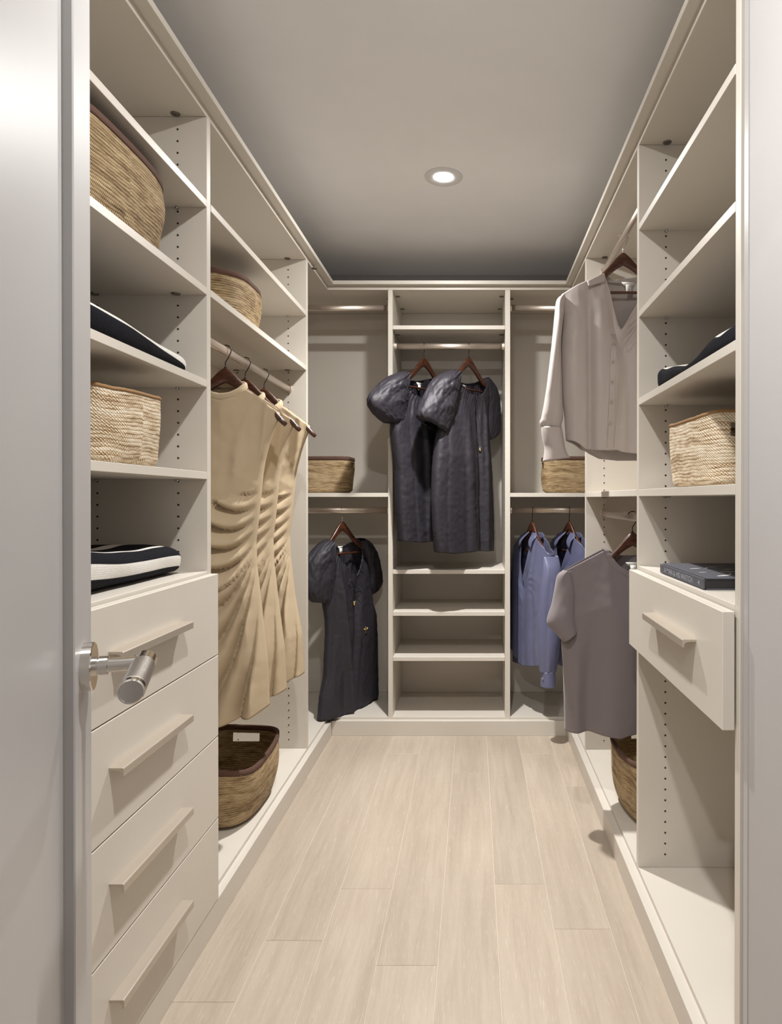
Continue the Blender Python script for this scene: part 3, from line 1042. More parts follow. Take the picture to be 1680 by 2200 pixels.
M['hook'] = plain('dark_hook_wire', (.045, .04, .04, 1), .35, .8)
M['hook_s'] = plain('silver_hook_wire', (.75, .75, .76, 1), .2, 1)

def hanger_wood():
    m, nt, b = new_mat('walnut_lacquer')
    L = nt.links.new
    tc = node(nt, 'ShaderNodeTexCoord')
    mp = node(nt, 'ShaderNodeMapping')
    mp.inputs['Scale'].default_value = (30, 30, 110)
    L(tc.outputs['Object'], mp.inputs[0])
    n = node(nt, 'ShaderNodeTexNoise', in_Scale=1, in_Detail=4, in_Distortion=.5)
    L(mp.outputs[0], n.inputs['Vector'])
    r = node(nt, 'ShaderNodeValToRGB')
    r.color_ramp.elements[0].position = .3
    r.color_ramp.elements[0].color = srgb(52, 27, 17)
    r.color_ramp.elements[1].position = .75
    r.color_ramp.elements[1].color = srgb(90, 51, 33)
    L(n.outputs['Fac'], r.inputs[0])
    L(r.outputs[0], b.inputs['Base Color'])
    b.inputs['Roughness'].default_value = .3
    b.inputs['Coat Weight'].default_value = .35
    b.inputs['Coat Roughness'].default_value = .15
    return m
M['walnut'] = hanger_wood()

def hanger(P, label, rail, hook='hook', L_=.20, drop=.18, group='dark walnut hangers', twist=0):
    """wooden hanger on the rail; rail is the unit direction of the rail"""
    peak = P.zr - .0535
    t = thing('coat_hanger', label, 'hanger', P.w(0, 0, P.zr), group)
    bm = bmesh.new()
    n, m_ = 44, 14
    rings = []
    for i in range(n + 1):
        s = -1 + 2 * i / n
        a = math.sqrt(s * s + .03)
        a0 = math.sqrt(.03)
        top = -drop * (a - a0) / (math.sqrt(1.03) - a0) - .020 * math.sin(math.pi * min(1, abs(s) * 1.25))
        th = .032 + .018 * math.exp(-(s / .22) ** 2) - .010 * max(0, abs(s) - .5) / .5
        ty = .0075 + .0030 * abs(s)
        if abs(s) > .93:
            k = math.sqrt(max(.02, 1 - ((abs(s) - .93) / .07) ** 2))
            th *= k
            ty *= k
        y = -.008 * s * s
        cz = peak + top - th / 2
        # under the middle the wood is cut to a sharp V
        ring = []
        for j in range(m_):
            an = 2 * math.pi * j / m_
            c_, s_ = math.cos(an), math.sin(an)
            yy = math.copysign(abs(c_) ** .6, c_) * ty
            zz = math.copysign(abs(s_) ** .7, s_) * th / 2
            ring.append(bm.verts.new(P.w(s * L_, y + yy, cz + zz)))
        rings.append(ring)
    for a, b in zip(rings, rings[1:]):
        for j in range(m_):
            bm.faces.new((a[j], a[(j + 1) % m_], b[(j + 1) % m_], b[j]))
    bm.faces.new(rings[0][::-1])
    bm.faces.new(rings[-1])
    obj('wooden_arms', bm, M['walnut'], t, smooth=True)
    bm = bmesh.new()
    zb = peak - drop * .93
    add_tube(bm, [P.w(x * L_ * .95, -.008 * .7, zb + .001 * math.cos(x * 3)) for x in (-.86, -.4, 0, .4, .86)], .0052, 10)
    obj('trouser_bar', bm, M['walnut'], t, smooth=True)
    # hook: a wire round the rail, in the plane square to it
    r = Vector(rail).normalized()
    side = Vector((0, 0, 1)).cross(r).normalized()
    if side.dot(Vector((P.c, P.s, 0))) < 0:
        side = -side
    o = Vector((P.x0, P.y0, P.zr))
    R = .0182
    bm = bmesh.new()
    pts = [o + Vector((0, 0, -.0560)), o + Vector((0, 0, -.038))]
    pts += [o + side * (R * .45) + Vector((0, 0, -.0245))]
    for k in range(0, 11):
        an = math.radians(-38 + k * 19.5)
        pts.append(o + side * R * math.cos(an) + Vector((0, 0, R * math.sin(an))))
    pts = smooth_pts([tuple(p) for p in pts], 40)
    add_tube(bm, pts, .0017, 8)
    lathe(bm, o + Vector((0, 0, -.0555)), (0, 0, 1), [(0, .0042), (.003, .0042), (.004, .0026)], 12)
    obj('hook', bm, M[hook], t, smooth=True)
    return t

def body(P, parent, mat, left, right, hem, top_f, top_b, thick, folds, N=150, R=110, name='body', solid=.0012, ymid=None, zmin=-9):
    """tube of cloth. left/right: (z, x) edge outlines, rising; hem: (x, z); top_f/top_b: (x, z) upper edge of front and back;
    thick(r, q): half thickness; folds(x, z, front, q, r): outward push; ymid(x, z): offset of the middle surface"""
    left, right = sorted(left), sorted(right)
    def top_edge(poly, q):
        x0, x1 = poly[0][0], poly[-1][0]
        x = x0 + (x1 - x0) * q
        return x, interp(poly, x)
    hx0, hx1 = hem[0][0], hem[-1][0]
    bm = bmesh.new()
    uvl = bm.loops.layers.uv.new('UVMap')
    rows = []
    for i in range(R + 1):
        r = i / R
        row = []
        for j in range(N):
            a = 2 * math.pi * j / N
            front = math.sin(a) < 0
            q = .5 - .5 * math.cos(a) if not front else .5 - .5 * math.cos(a)
            sn = math.sin(a)
            poly = top_f if front else top_b
            tx, tz = top_edge(poly, q)
            hz = interp(hem, hx0 + (hx1 - hx0) * q)
            z = hz + (tz - hz) * r
            x = interp(left, z) + (interp(right, z) - interp(left, z)) * q
            if r > .93:
                k = (r - .93) / .07
                x = x + (tx - x) * k * k
            th = thick(r, q)
            y = math.copysign(abs(sn) ** (.75 - .33 * max(0, (r - .75) / .25)), sn) * th
            push = folds(x, z, front, q, r) * min(1, abs(sn) * 3)
            y += -push if front else push
            y += ymid(x, z) if ymid else 0
            p = P.w(x, y, z)
            if p.y > 3.19 or p.x < -.70:
                p.z = max(p.z, zmin)
            row.append(bm.verts.new(p))
        rows.append(row)
    for i in range(R):
        for j in range(N):
            f = bm.faces.new((rows[i][j], rows[i][(j + 1) % N], rows[i + 1][(j + 1) % N], rows[i + 1][j]))
            for lp, (ii, jj) in zip(f.loops, ((i, j), (i, j + 1), (i + 1, j + 1), (i + 1, j))):
                lp[uvl].uv = (jj / N, ii / R)
    o = obj(name, bm, mat, parent, smooth=True)
    if solid:
        so = o.modifiers.new('cloth_thickness', 'SOLIDIFY')
        so.thickness = solid
        so.offset = 0
    return o

def sleeve(P, parent, mat, A, B, depth, N=72, R=70, folds=None, name='sleeve', yoff=None, solid=.0012, ends=(1, 1)):
    """tube of cloth between two outlines A and B, lists of (x, z) from the shoulder to the cuff; depth(r): half thickness"""
    a = smooth_pts(A, R + 1)
    b = smooth_pts(B, R + 1)
    folds = folds or (lambda t, r: 0)
    yoff = yoff or (lambda r: 0)
    bm = bmesh.new()
    uvl = bm.loops.layers.uv.new('UVMap')
    rows = []
    for i in range(R + 1):
        r = i / R
        ca, cb = a[i], b[i]
        mid = (ca + cb) / 2
        h = (cb - ca) / 2
        row = []
        for j in range(N):
            t = 2 * math.pi * j / N
            k = 1 + folds(t, r)
            c, s = math.cos(t), math.sin(t)
            p = mid + h * (math.copysign(abs(c) ** .9, c) * (1 + (k - 1) * .5))
            y = s * depth(r) * k + yoff(r)
            row.append(bm.verts.new(P.w(p.x, y, p.y)))
        rows.append(row)
    for i in range(R):
        for j in range(N):
            f = bm.faces.new((rows[i][j], rows[i][(j + 1) % N], rows[i + 1][(j + 1) % N], rows[i + 1][j]))
            for lp, (ii, jj) in zip(f.loops, ((i, j), (i, j + 1), (i + 1, j + 1), (i + 1, j))):
                lp[uvl].uv = (jj / N, ii / R)
    o = obj(name, bm, mat, parent, smooth=True)
    if solid:
        so = o.modifiers.new('cloth_thickness', 'SOLIDIFY')
        so.thickness = solid
        so.offset = 0
    return o

def patch(P, parent, mat, pts, y0, thick, name, bend=None, sub=3):
    """small flat piece of cloth or card: polygon pts (x, z) in the hanger plane at depth y0, given its own thickness"""
    bm = bmesh.new()
    bend = bend or (lambda x, z: 0)
    f = [bm.verts.new((x, 0, z)) for x, z in pts]
    bm.faces.new(f)
    if sub:
        bmesh.ops.triangulate(bm, faces=bm.faces[:])
        bmesh.ops.subdivide_edges(bm, edges=bm.edges[:], cuts=sub, use_grid_fill=True)
    for v in bm.verts:
        x, z = v.co.x, v.co.z
        v.co = P.w(x, y0 + bend(x, z), z)
    o = obj(name, bm, mat, parent, smooth=True)
    so = o.modifiers.new('cloth_thickness', 'SOLIDIFY')
    so.thickness = thick
    so.offset = 0
    return o

def surf(P, o, gap=.0012):
    """y of the front of a finished garment body at (x, z), so that plackets, cords and buttons lie on the cloth"""
    from mathutils.bvhtree import BVHTree
    me = o.data
    mw = parent_world(o)
    t = BVHTree.FromPolygons([mw @ v.co for v in me.vertices], [p.vertices[:] for p in me.polygons])
    d = P.w(0, 1, 0) - P.w(0, 0, 0)
    def f(x, z):
        hit = t.ray_cast(P.w(x, -.6, z), d, 1.2)
        return -.6 + hit[3] - gap if hit[0] is not None else -.05
    return f

def ridge(p):
    """rounded crest, sharp valley; period 1"""
    return abs(math.sin(math.pi * p)) ** .8

def swag(p):
    """hanging fold, cut back sharply below its crest; period 1, p rising upwards"""
    q = p - math.floor(p)
    return (1 - math.exp(-q / .10)) * (1 - q) ** .75 * 1.25

def nz(x, y, z=0.0):
    return noise.noise(Vector((x, y, z)))

def crumple(x, z, s, seed=0.0):
    """sharp-edged random creases, about -.5 to .5"""
    a = 1 - abs(noise.noise(Vector((x * s, z * s * .8, seed)))) * 1.8
    b = 1 - abs(noise.noise(Vector((x * s * 2.1 + 5, z * s * 1.7, seed + 9)))) * 1.8
    return a ** 3 * .6 + b ** 3 * .4 - .35 if a > 0 and b > 0 else -.35

def neck_label(P, parent, x, z, y, w_=.030, h_=.034, tagside=1, prints=True, tilt=0.0):
    """woven neck label with a care label hanging from it"""
    def rot(pts):
        c, s = math.cos(tilt), math.sin(tilt)
        return [(x + dx * c - dz * s, z + dx * s + dz * c) for dx, dz in pts]
    patch(P, parent, M['label'], rot([(-w_, .008), (w_, .008), (w_ * .62, -.005), (-w_ * .62, -.005)]), y, .0008, 'neck_label', sub=0)
    patch(P, parent, M['label'], rot([(-.010, -.002), (.011, -.002), (.013, -h_), (-.008, -h_)]), y - .0025, .0008, 'care_label', sub=0)
    if prints:
        for k in range(6):
            zz = -.009 - k * .0040
            patch(P, parent, M['print'], rot([(-.005, zz), (.007 - .002 * (k % 3), zz), (.007 - .002 * (k % 3), zz - .0013), (-.005, zz - .0013)]), y - .0034, .0004, 'label_print', sub=0)

# ---------------- beige dresses
def tan_dress(P, label, seed, zsh=0.0, waist=0.0, flare=0.0, hemr=0.0, nlabel=True):
    t = thing('dress', label, 'dress', P.w(0, 0, P.zr), 'beige ruched dresses')
    z0 = P.zr
    S = z0 - .200 + zsh            # shoulder-tip height
    xr_sh = .173
    left = [(z0 - 1.20, -.20), (z0 - .70, -.185), (z0 - .45, -.16), (z0 - .36, -.150), (z0 - .26, -.158), (S, -.172), (S + .05, -.12)]
    right = [(z0 - 1.185, .140 + hemr), (z0 - 1.0, .133 + hemr * .8), (z0 - .85, .116 + flare), (z0 - .70, .099), (z0 - .62, .096), (z0 - .54, .105), (z0 - .46, .113), (z0 - .40, .119), (z0 - .355, .126), (z0 - .30, .140), (S, xr_sh), (S + .05, .13)]
    hem = [(-.20, z0 - 1.23), (-.1, z0 - 1.235), (-.02, z0 - 1.205), (.01, z0 - 1.185), (.06, z0 - 1.172), (.10, z0 - 1.165), (.140 + hemr, z0 - 1.150)]
    nk = .075
    top_b = [(-.172, S), (-nk, S + .074), (-.05, S + .086), (.05, S + .086), (nk, S + .074), (.172, S)]
    top_f = [(-.172, S), (-nk, S + .072), (-.045, S + .044), (0, S + .032), (.045, S + .045), (nk, S + .072), (.172, S)]
    zg0, zg1 = z0 - .645, z0 - .435
    def thick(r, q):
        e = .050 if r < .75 else .050 + (.020 - .050) * ((r - .75) / .25) ** .7
        if r > .9 and .28 < q < .72:
            e += .022 * math.sin((q - .28) / .44 * math.pi) * (r - .9) / .1
        return e
    def folds(x, z, front, q, r):
        if not front:
            return .006 * nz(x * 9 + seed, z * 2, 3)
        d = max(0.0, interp(sorted(right), z) - x)
        e = 1 - math.exp(-d / .055)
        zs = (z + e * (.055 + .40 * zg1)) / (1 + .40 * e)     # lower folds sag deeper
        env = min(1, d / .035)
        f = 0
        if zs > zg1:                       # smooth bodice with faint drags from the bust
            k = max(0, 1 - (zs - zg1) / .12)
            f += .008 * k * ridge((zs - zg1) * 9 + .5) * env
            a = x - .055 - .05 * (z - z0 + .40)
            f += .010 * math.exp(-(a / .022) ** 2) * max(0, min(1, (z0 - .25 - z) / .10)) * max(0, min(1, (zs - zg1) / .05))
            a = x - .128 + .1 * (z0 - .30 - z)
            f += .007 * math.exp(-(a / .012) ** 2) * max(0, min(1, (z - z0 + .42) / .08))
            f += .010 * (1 - abs(x) / .2)
        elif zs > zg0:                     # swags from the gathered seam
            p = (zs - zg0) / (zg1 - zg0)
            p2 = p * (5.2 - 1.2 * min(1, d / .12)) + .30 * nz(x * 5 + seed, z * 4, 1) + .12 * seed
            f += (.018 + .038 * min(1, d / .10)) * swag(p2) * env
            f += .004 * ridge(p * 9) * env * math.exp(-d / .03)
        else:                              # folds falling from the foot of the seam
            ang = math.atan2(max(zg0 - zs, 0), d + .012 + .03)
            rr = math.hypot(zg0 - zs, d)
            p2 = -(math.pi / 2 - ang) * -2.9
            p2 = (1 - ang / (math.pi / 2)) * 4.6 + .12 * seed + .25 * nz(x * 5 + seed * 3, z * 3, 2)
            f += (.024 + .036 * min(1, rr / .35)) * ridge(p2) * env
        f += .0022 * nz(x * 34 + seed, z * 26, 5)
        return f
    body(P, t, M['tan'], left, right, hem, top_f, top_b, thick, folds, N=200, R=150)
    # stand-up collar
    bm = bmesh.new()
    n = 60
    rings = []
    for k, (out, up, dip) in enumerate(((.0, -.012, 0), (.004, .0, .0), (.005, .016, .2), (.002, .030, .5), (-.004, .034, .6), (-.007, .028, .5), (-.006, .010, .2))):
        ring = []
        for j in range(n):
            a = 2 * math.pi * j / n
            c, s = math.cos(a), math.sin(a)
            front = max(0, -s)
            x = (nk - .008 + out) * c
            y = (.042 + out) * s * .92 - .004
            zz = S + .066 + up * .95 - front ** 1.5 * (.030 + .020 * dip) + .010 * max(0, s) + .0015 * nz(c * 3, s * 3, seed)
            ring.append(bm.verts.new(P.w(x, y, zz)))
        rings.append(ring)
    for a, b in zip(rings, rings[1:]):
        for j in range(n):
            bm.faces.new((a[j], a[(j + 1) % n], b[(j + 1) % n], b[j]))
    obj('collar', bm, M['tan'], t, smooth=True)
    if nlabel:
        neck_label(P, t, .005, S + .052, .020, w_=.028, prints=False)
    # hem stitching
    bm = bmesh.new()
    return t

TAN = []
for k, (y, lab, zsh, hr) in enumerate(((2.111, 'beige sleeveless dress nearest the camera in the row of three on the left rail', 0, 0),
                               (2.294, 'beige sleeveless dress in the middle of the three on the left rail', -.004, .004),
                               (2.500, 'beige sleeveless dress farthest from the camera, beside the left corner panel', .002, .012))):
    P = Plane(-.803, y, (2, -1, 3)[k], 1.655)
    hanger(P, ('wooden hanger holding the nearest beige dress', 'wooden hanger holding the middle beige dress', 'wooden hanger holding the farthest beige dress')[k], (0, 1, 0))
    tan_dress(P, lab, k + 1, zsh, hemr=hr)

# ---------------- black puff-sleeve dresses
def cord(P, parent, pts, y, r=.0016, name='tie_cord', mat='black'):
    bm = bmesh.new()
    p3 = [P.w(x, (y(x, z) if callable(y) else y) - abs(dy), z) for x, z, dy in pts]
    add_tube(bm, smooth_pts([tuple(p) for p in p3], 48), r, 7)
    return obj(name, bm, M[mat], parent, smooth=True)

def charm(P, parent, x, z, y, kind):
    bm = bmesh.new()
    o = P.w(x, y, z)
    if kind == 'ball':
        lathe(bm, o, (0, 0, -1), [(0, .002), (.004, .003), (.006, .0025), (.009, .0055), (.013, .0068), (.017, .0055), (.020, .001)], 16)
        for s in (-1, 1):
            add_tube(bm, [o + Vector((0, 0, -.006)), o + Vector((s * .005, 0, .002))], [.0012, .0006], 6)
    else:     # a small bird-like charm on a ring
        lathe(bm, o, (0, 0, -1), [(-.003, .0012), (.002, .0025), (.004, .0016), (.026, .002), (.030, .0032), (.031, .001)], 12)
        for s, h_ in ((-1, 0), (1, .006)):
            add_tube(bm, [o + Vector((0, 0, -.012)), o + Vector((s * .007, 0, -.011)), o + Vector((s * .012, 0, -.004 + h_ * .5))], [.0038, .0035, .001], 8)
    return obj('gold_charm', bm, M['gold'], parent, smooth=True)

def puff(t, r, n, amp):
    """gathers near both ends of a puffed sleeve"""
    g = math.exp(-(r / .16) ** 2) + math.exp(-((1 - r) / .14) ** 2)
    c, s = math.cos(t), math.sin(t)
    return amp * g * (ridge(n * t / (2 * math.pi)) - .6) + .07 * nz(c * 1.6, s * 1.6, r * 3) + .16 * crumple(c * 1.2 + s * .5, r * 2.0 + s * .6, 1.9, n) + .07 * crumple(c + s * .7, r * 2 - s, 4.4, n) + .13 * (ridge(5 * t / (2 * math.pi) + r * .7 + .3 * nz(c, s, r * 2)) - .55) * math.sin(math.pi * r)

def black_dress(P, label, bl, br, hem, tf, tb, sl, sr, seed, depth=.055, pleats=(), tie=None, group='black puff-sleeve dresses', lab=(0, 0), ymid=None, sld=(.055, .055)):
    t = thing('dress', label, 'dress', P.w(0, 0, P.zr), group)
    left = [(z, x) for x, z in bl]
    right = [(z, x) for x, z in br]
    zt = max(z for x, z in tf)
    def thick(r, q):
        e = depth if r < .6 else depth + (.030 - depth) * (r - .6) / .4
        return e
    def folds(x, z, front, q, r):
        g = max(0, (r - .80) / .20)
        f = .006 * g * (ridge(q * 19 + seed) - .5)
        for xx, zz, slope, wd, amp in pleats:
            c = x - xx - slope * (z - zz)
            f += amp * math.exp(-(c / wd) ** 2) * max(0, min(1, (1 - r) / .2))
        f += .010 * (swag(q * 3.6 + seed * .3 + .25 * nz(x * 4, z * 2, seed)) - .4) * (1 - r * .6)
        f += .007 * crumple(x, z * .6, 4.5, seed) + .0010 * crumple(x, z, 17, seed + 4) + .002 * nz(x * 60, z * 44, seed)
        return f
    fy = surf(P, body(P, t, M['black'], left, right, hem, tf, tb, thick, folds, N=170, R=120, ymid=ymid, zmin=.0925), .002)
    if sl:
        sleeve(P, t, M['black'], sl[0], sl[1], lambda r: sld[0] * (.35 + .65 * math.sin(math.pi * min(1, .18 + r * .80)) ** .6), folds=lambda a, r: puff(a, r, 15, .16), R=64, N=110)
    if sr:
        sleeve(P, t, M['black'], sr[0], sr[1], lambda r: sld[1] * (.35 + .65 * math.sin(math.pi * min(1, .18 + r * .80)) ** .6), folds=lambda a, r: puff(a, r, 15, .16), R=64, N=110)
    # gathered neck edge
    for poly, sgn in ((tf, -1), (tb, 1)):
        bm = bmesh.new()
        pts = [P.w(p.x, sgn * .029 * min(1, math.sin(math.pi * k / 40) * 1.6) + (ymid(p.x, p.y) if ymid else 0), p.y) for k, p in enumerate(smooth_pts(poly, 41))]
        add_tube(bm, pts, [.0034 + .0011 * math.sin(k * 2.1) for k in range(41)], 8)
        obj('neck_binding', bm, M['black'], t, smooth=True)
    neck_label(P, t, lab[0], lab[1], .012, w_=.020, h_=.030, prints=False)
    return t, fy

RB = (1, 0, 0)
# centre bay, left dress
P = Plane(-.2524, 3.33, 53, 1.954)
hanger(P, 'wooden hanger of the left dress in the centre unit', RB)
L_ = P.pl
bl = L_([(860, 1163), (855, 1093), (852, 1010), (846, 960), (843, 929), (842, 905), (850, 870), (862, 830), (866, 806)])
br = L_([(962, 1160), (962, 1090), (961, 1010), (960, 960), (958, 929), (956, 905), (954, 870), (950, 830), (946, 814)])
hem = L_([(860, 1163), (891, 1165), (930, 1158), (945, 1158), (962, 1160)])
tf = L_([(866, 806), (871, 832), (885, 850), (904, 862), (922, 856), (936, 838), (946, 814)])
tb = L_([(866, 806), (876, 812), (890, 817), (906, 818), (925, 815), (946, 812)])
sl = (L_([(864, 798), (833, 812), (800, 845), (794, 866), (806, 888), (826, 908)]), L_([(871, 812), (872, 830), (871, 856), (870, 880), (869, 900), (866, 910)]))
sr = (L_([(942, 812), (943, 830), (944, 856), (945, 880), (946, 900), (947, 914)]), L_([(950, 806), (975, 818), (985, 845), (986, 880), (980, 908), (962, 922)]))
black_dress(P, 'black puff-sleeve dress on the left of two in the centre unit', bl, br, hem, tf, tb, sl, sr, 1, lab=P.loc(904, 825),
            pleats=((-.035, 1.3, -.04, .016, .022), (.045, 1.3, .02, .02, .018)), sld=(.055, .045))
# centre bay, right dress, in front
P = Plane(-.0235, 3.33, 50, 1.954)
hanger(P, 'wooden hanger of the right dress in the centre unit', RB)
L_ = P.pl
bl = L_([(938, 1187), (933, 1140), (930, 1080), (932, 1010), (938, 950), (948, 900), (960, 860), (968, 825), (971, 801)])
br = L_([(1056, 1183), (1056, 1110), (1053, 1043), (1048, 960), (1046, 925), (1046, 890), (1048, 850), (1047, 815)])
hem = L_([(938, 1187), (960, 1189), (982, 1187), (1000, 1183), (1041, 1183.5), (1056, 1183)])
tf = L_([(971, 801), (979, 822), (992, 838), (1006, 850), (1016, 853), (1030, 845), (1047, 815)])
tb = L_([(971, 801), (985, 814), (1005, 823), (1028, 822), (1047, 814)])
sl = (L_([(969, 795), (938, 812), (915, 850), (901, 884), (902, 898), (914, 905)]), L_([(977, 812), (976, 840), (972, 870), (968, 900), (964, 924), (957, 936)]))
sr = (L_([(1040, 816), (1042, 840), (1044, 870), (1045, 900), (1046, 930), (1046, 947)]), L_([(1047, 811), (1063, 830), (1070, 853), (1073, 890), (1073, 928), (1061, 941)]))
t, fy = black_dress(P, 'black puff-sleeve dress on the right of two in the centre unit, overlapping its neighbour', bl, br, hem, tf, tb, sl, sr, 2, lab=P.loc(1000, 830),
            pleats=((.03, 1.3, -.02, .012, -.022), (.075, 1.3, .01, .012, .020), (-.06, 1.3, -.06, .03, .018)), sld=(.066, .026))
cx, cz = P.loc(1014, 856)
hx, hz = P.loc(1017, 968)
cord(P, t, [(cx, cz - .004, 0)] + [(cx + (hx - cx) * k / 8, cz + (hz + .012 - cz) * k / 8, .001) for k in range(1, 9)], fy)
cord(P, t, [(cx, cz - .004, 0)] + [(cx + (hx + .022 - cx) * k / 8, cz + (hz - .05 - cz) * k / 8, .001) for k in range(1, 9)], fy)
charm(P, t, hx, hz + .012, fy(hx, hz) - .006, 'ball')
# back left, single dress turned almost edge-on
P = Plane(-.6715, 3.33, 60, 1.117)
hanger(P, 'wooden hanger with a silver hook holding the single black dress', RB, hook='hook_s')
L_ = P.pl
bl = L_([(684, 1548), (688, 1500), (697, 1453), (699, 1402), (701, 1361), (700, 1330), (695, 1300), (693, 1260), (697, 1215), (702, 1185), (707, 1164)])
br = L_([(806, 1503), (808, 1483), (806, 1402), (807, 1361), (804, 1320), (798, 1298), (794, 1270), (786, 1220), (778, 1185), (772, 1160)])
hem = L_([(684, 1548), (698, 1561), (715, 1566), (749, 1558), (763, 1530), (775, 1508), (790, 1500), (806, 1503)])
tf = L_([(707, 1164), (713, 1189), (730, 1212), (748, 1230), (757, 1237), (764, 1222), (772, 1190), (772, 1160)])
tb = L_([(707, 1164), (720, 1172), (735, 1175), (752, 1172), (772, 1160)])
sl = (L_([(703, 1159), (683, 1175), (664, 1203), (657, 1240), (658, 1275), (672, 1294)]), L_([(711, 1172), (713, 1195), (713, 1225), (712, 1255), (710, 1280), (704, 1296)]))
sr = (L_([(771, 1162), (778, 1190), (785, 1215), (790, 1240), (793, 1262), (797, 1277)]), L_([(776, 1156), (792, 1166), (804, 1189), (812, 1218), (818, 1244), (812, 1262)]))
t, fy = black_dress(P, 'single black dress with tied neckline and gold charms in the back left corner', bl, br, hem, tf, tb, sl, sr, 3, lab=P.loc(735, 1177), depth=.05,
            pleats=((-.03, .5, -.10, .022, .030), (.06, .5, .08, .02, -.025)), sld=(.055, .045))
def q(u, v):
    x, z = P.loc(u, v, -.05)
    return (x, z, 0)
cord(P, t, [q(757, 1238), q(759, 1246), q(752, 1256), q(757, 1262), q(766, 1258), q(780, 1272), q(784, 1280), q(776, 1281), q(762, 1264)], fy)
cord(P, t, [q(757, 1240), q(754, 1252), q(756, 1265), q(757, 1275), q(758, 1293)], fy)
cord(P, t, [q(760, 1246), q(764, 1259), q(768, 1272), q(773, 1283), q(777, 1292), q(780, 1306), q(781, 1320), q(782, 1333), q(782, 1345)], fy)
cord(P, t, [q(782, 1360), q(779, 1366), q(776, 1372), q(777, 1384), q(779, 1387)], fy, r=.0013)
x, z, _ = q(760.5, 1293)
charm(P, t, x, z, fy(x, z - .01) - .007, 'ball')
x, z, _ = q(782.5, 1347)
charm(P, t, x, z, fy(x, z - .015) - .004, 'bird')

# ---------------- shirts
def button(P, parent, x, z, y, r=.0078):
    bm = bmesh.new()
    o = P.w(x, y, z)
    nrm = P.w(x, y - .01, z) - o
    lathe(bm, o, nrm, [(0, r * .9), (.0008, r), (.0022, r), (.0026, r * .84), (.0018, r * .7), (.0018, .0005)], 20)
    obj('button', bm, M['horn'], parent, smooth=False)
    bm = bmesh.new()
    lathe(bm, o + nrm.normalized() * .0016, nrm, [(0, r * .36), (.0006, r * .34)], 12)
    obj('button_thread', bm, M['horn_d'], parent)

def collar_leaf(P, parent, mat, pts, y, bend, name='collar'):
    return patch(P, parent, mat, pts, y, .0022, name, bend=bend, sub=4)

# silver-blush shirt, right far bay, upper rail
P = Plane(.562, 2.452, 0, 2.155)
hanger(P, 'wooden hanger with a silver hook holding the silver satin shirt', (0, 1, 0), hook='hook_s', L_=.18, drop=.165)
L_ = P.pl
t = thing('shirt', 'silver grey satin long-sleeved shirt hanging on the upper right rail', 'shirt', P.w(0, 0, 2.155))
ms = M['satin_grey']
left = [(z, x) for x, z in L_([(1216, 948), (1213, 900), (1207, 840), (1204, 780), (1206, 720), (1210, 680), (1207, 650), (1206, 634)])]
right = [(z, 2 * 0 + .235 + (x + .235) * -.3) for x, z in L_([(1216, 990), (1213, 900), (1204, 780), (1206, 634)])]
hem = L_([(1216, 946), (1232, 951), (1240, 956), (1252, 966), (1280, 970), (1318, 969), (1325, 973), (1367, 979), (1400, 975), (1440, 955), (1462, 950)])
hx1 = hem[-1][0]
tf = L_([(1206, 634), (1240, 614), (1262, 605), (1297, 600), (1306, 630), (1316, 680), (1325, 713), (1329, 716), (1345, 690), (1368, 650), (1385, 606), (1420, 612), (1470, 634)])
tb = L_([(1206, 634), (1240, 614), (1262, 603), (1297, 597), (1340, 600), (1385, 597), (1420, 612), (1470, 634)])
def sh_thick(r, q):
    return .052 if r < .7 else .052 + (.021 - .052) * ((r - .7) / .3) + (.022 * math.sin(max(0, min(1, (q - .3) / .4)) * math.pi) * max(0, (r - .85) / .15))
def sh_folds(x, z, front, q, r):
    f = .010 * math.exp(-((x + .195) / .035) ** 2) * min(1, (1 - r) * 4)
    f -= .016 * math.exp(-((x + .132 + .01 * (z - 1.6)) / .012) ** 2) * min(1, (1 - r) * 2.2)
    f += .010 * math.exp(-((x + .09) / .03) ** 2) * min(1, (1 - r) * 3)
    if front:
        f += .010 * math.exp(-((x + .045 - .10 * (z - 1.6)) / .02) ** 2) * math.exp(-((z - 1.58) / .16) ** 2)
        f -= .008 * math.exp(-((x + .012 - .09 * (z - 1.55)) / .016) ** 2) * math.exp(-((z - 1.55) / .2) ** 2)
        d = math.hypot(x + .012, z - 1.80)
        if x > -.012:
            a = math.atan2(z - 1.80, x + .012)
            f += .007 * (ridge(a * 3.2) - .5) * math.exp(-((d - .06) / .07) ** 2)
            f += .012 * (ridge((x - .01) * 15 + .05 * nz(x, z * 3)) - .5) * min(1, max(0, (1.75 - z) / .2))
        if -.036 < x < -.012:
            f += .0022
    f += .003 * nz(x * 12, z * 6, 4) + .0015 * nz(x * 40, z * 22, 1)
    return f
fy = surf(P, body(P, t, ms, left, right, hem, tf, tb, sh_thick, sh_folds, N=190, R=120))
# lower back tail showing under the front
bx = L_([(1249, 962), (1270, 975), (1290, 985), (1330, 989), (1380, 989), (1420, 980), (1445, 960)])
bk2 = [(-.235 + .0, 1.50), (.235, 1.50)]
patch(P, t, ms, [(bx[0][0], 1.50)] + bx + [(bx[-1][0], 1.50)], .030, .0012, 'back_tail', sub=3)
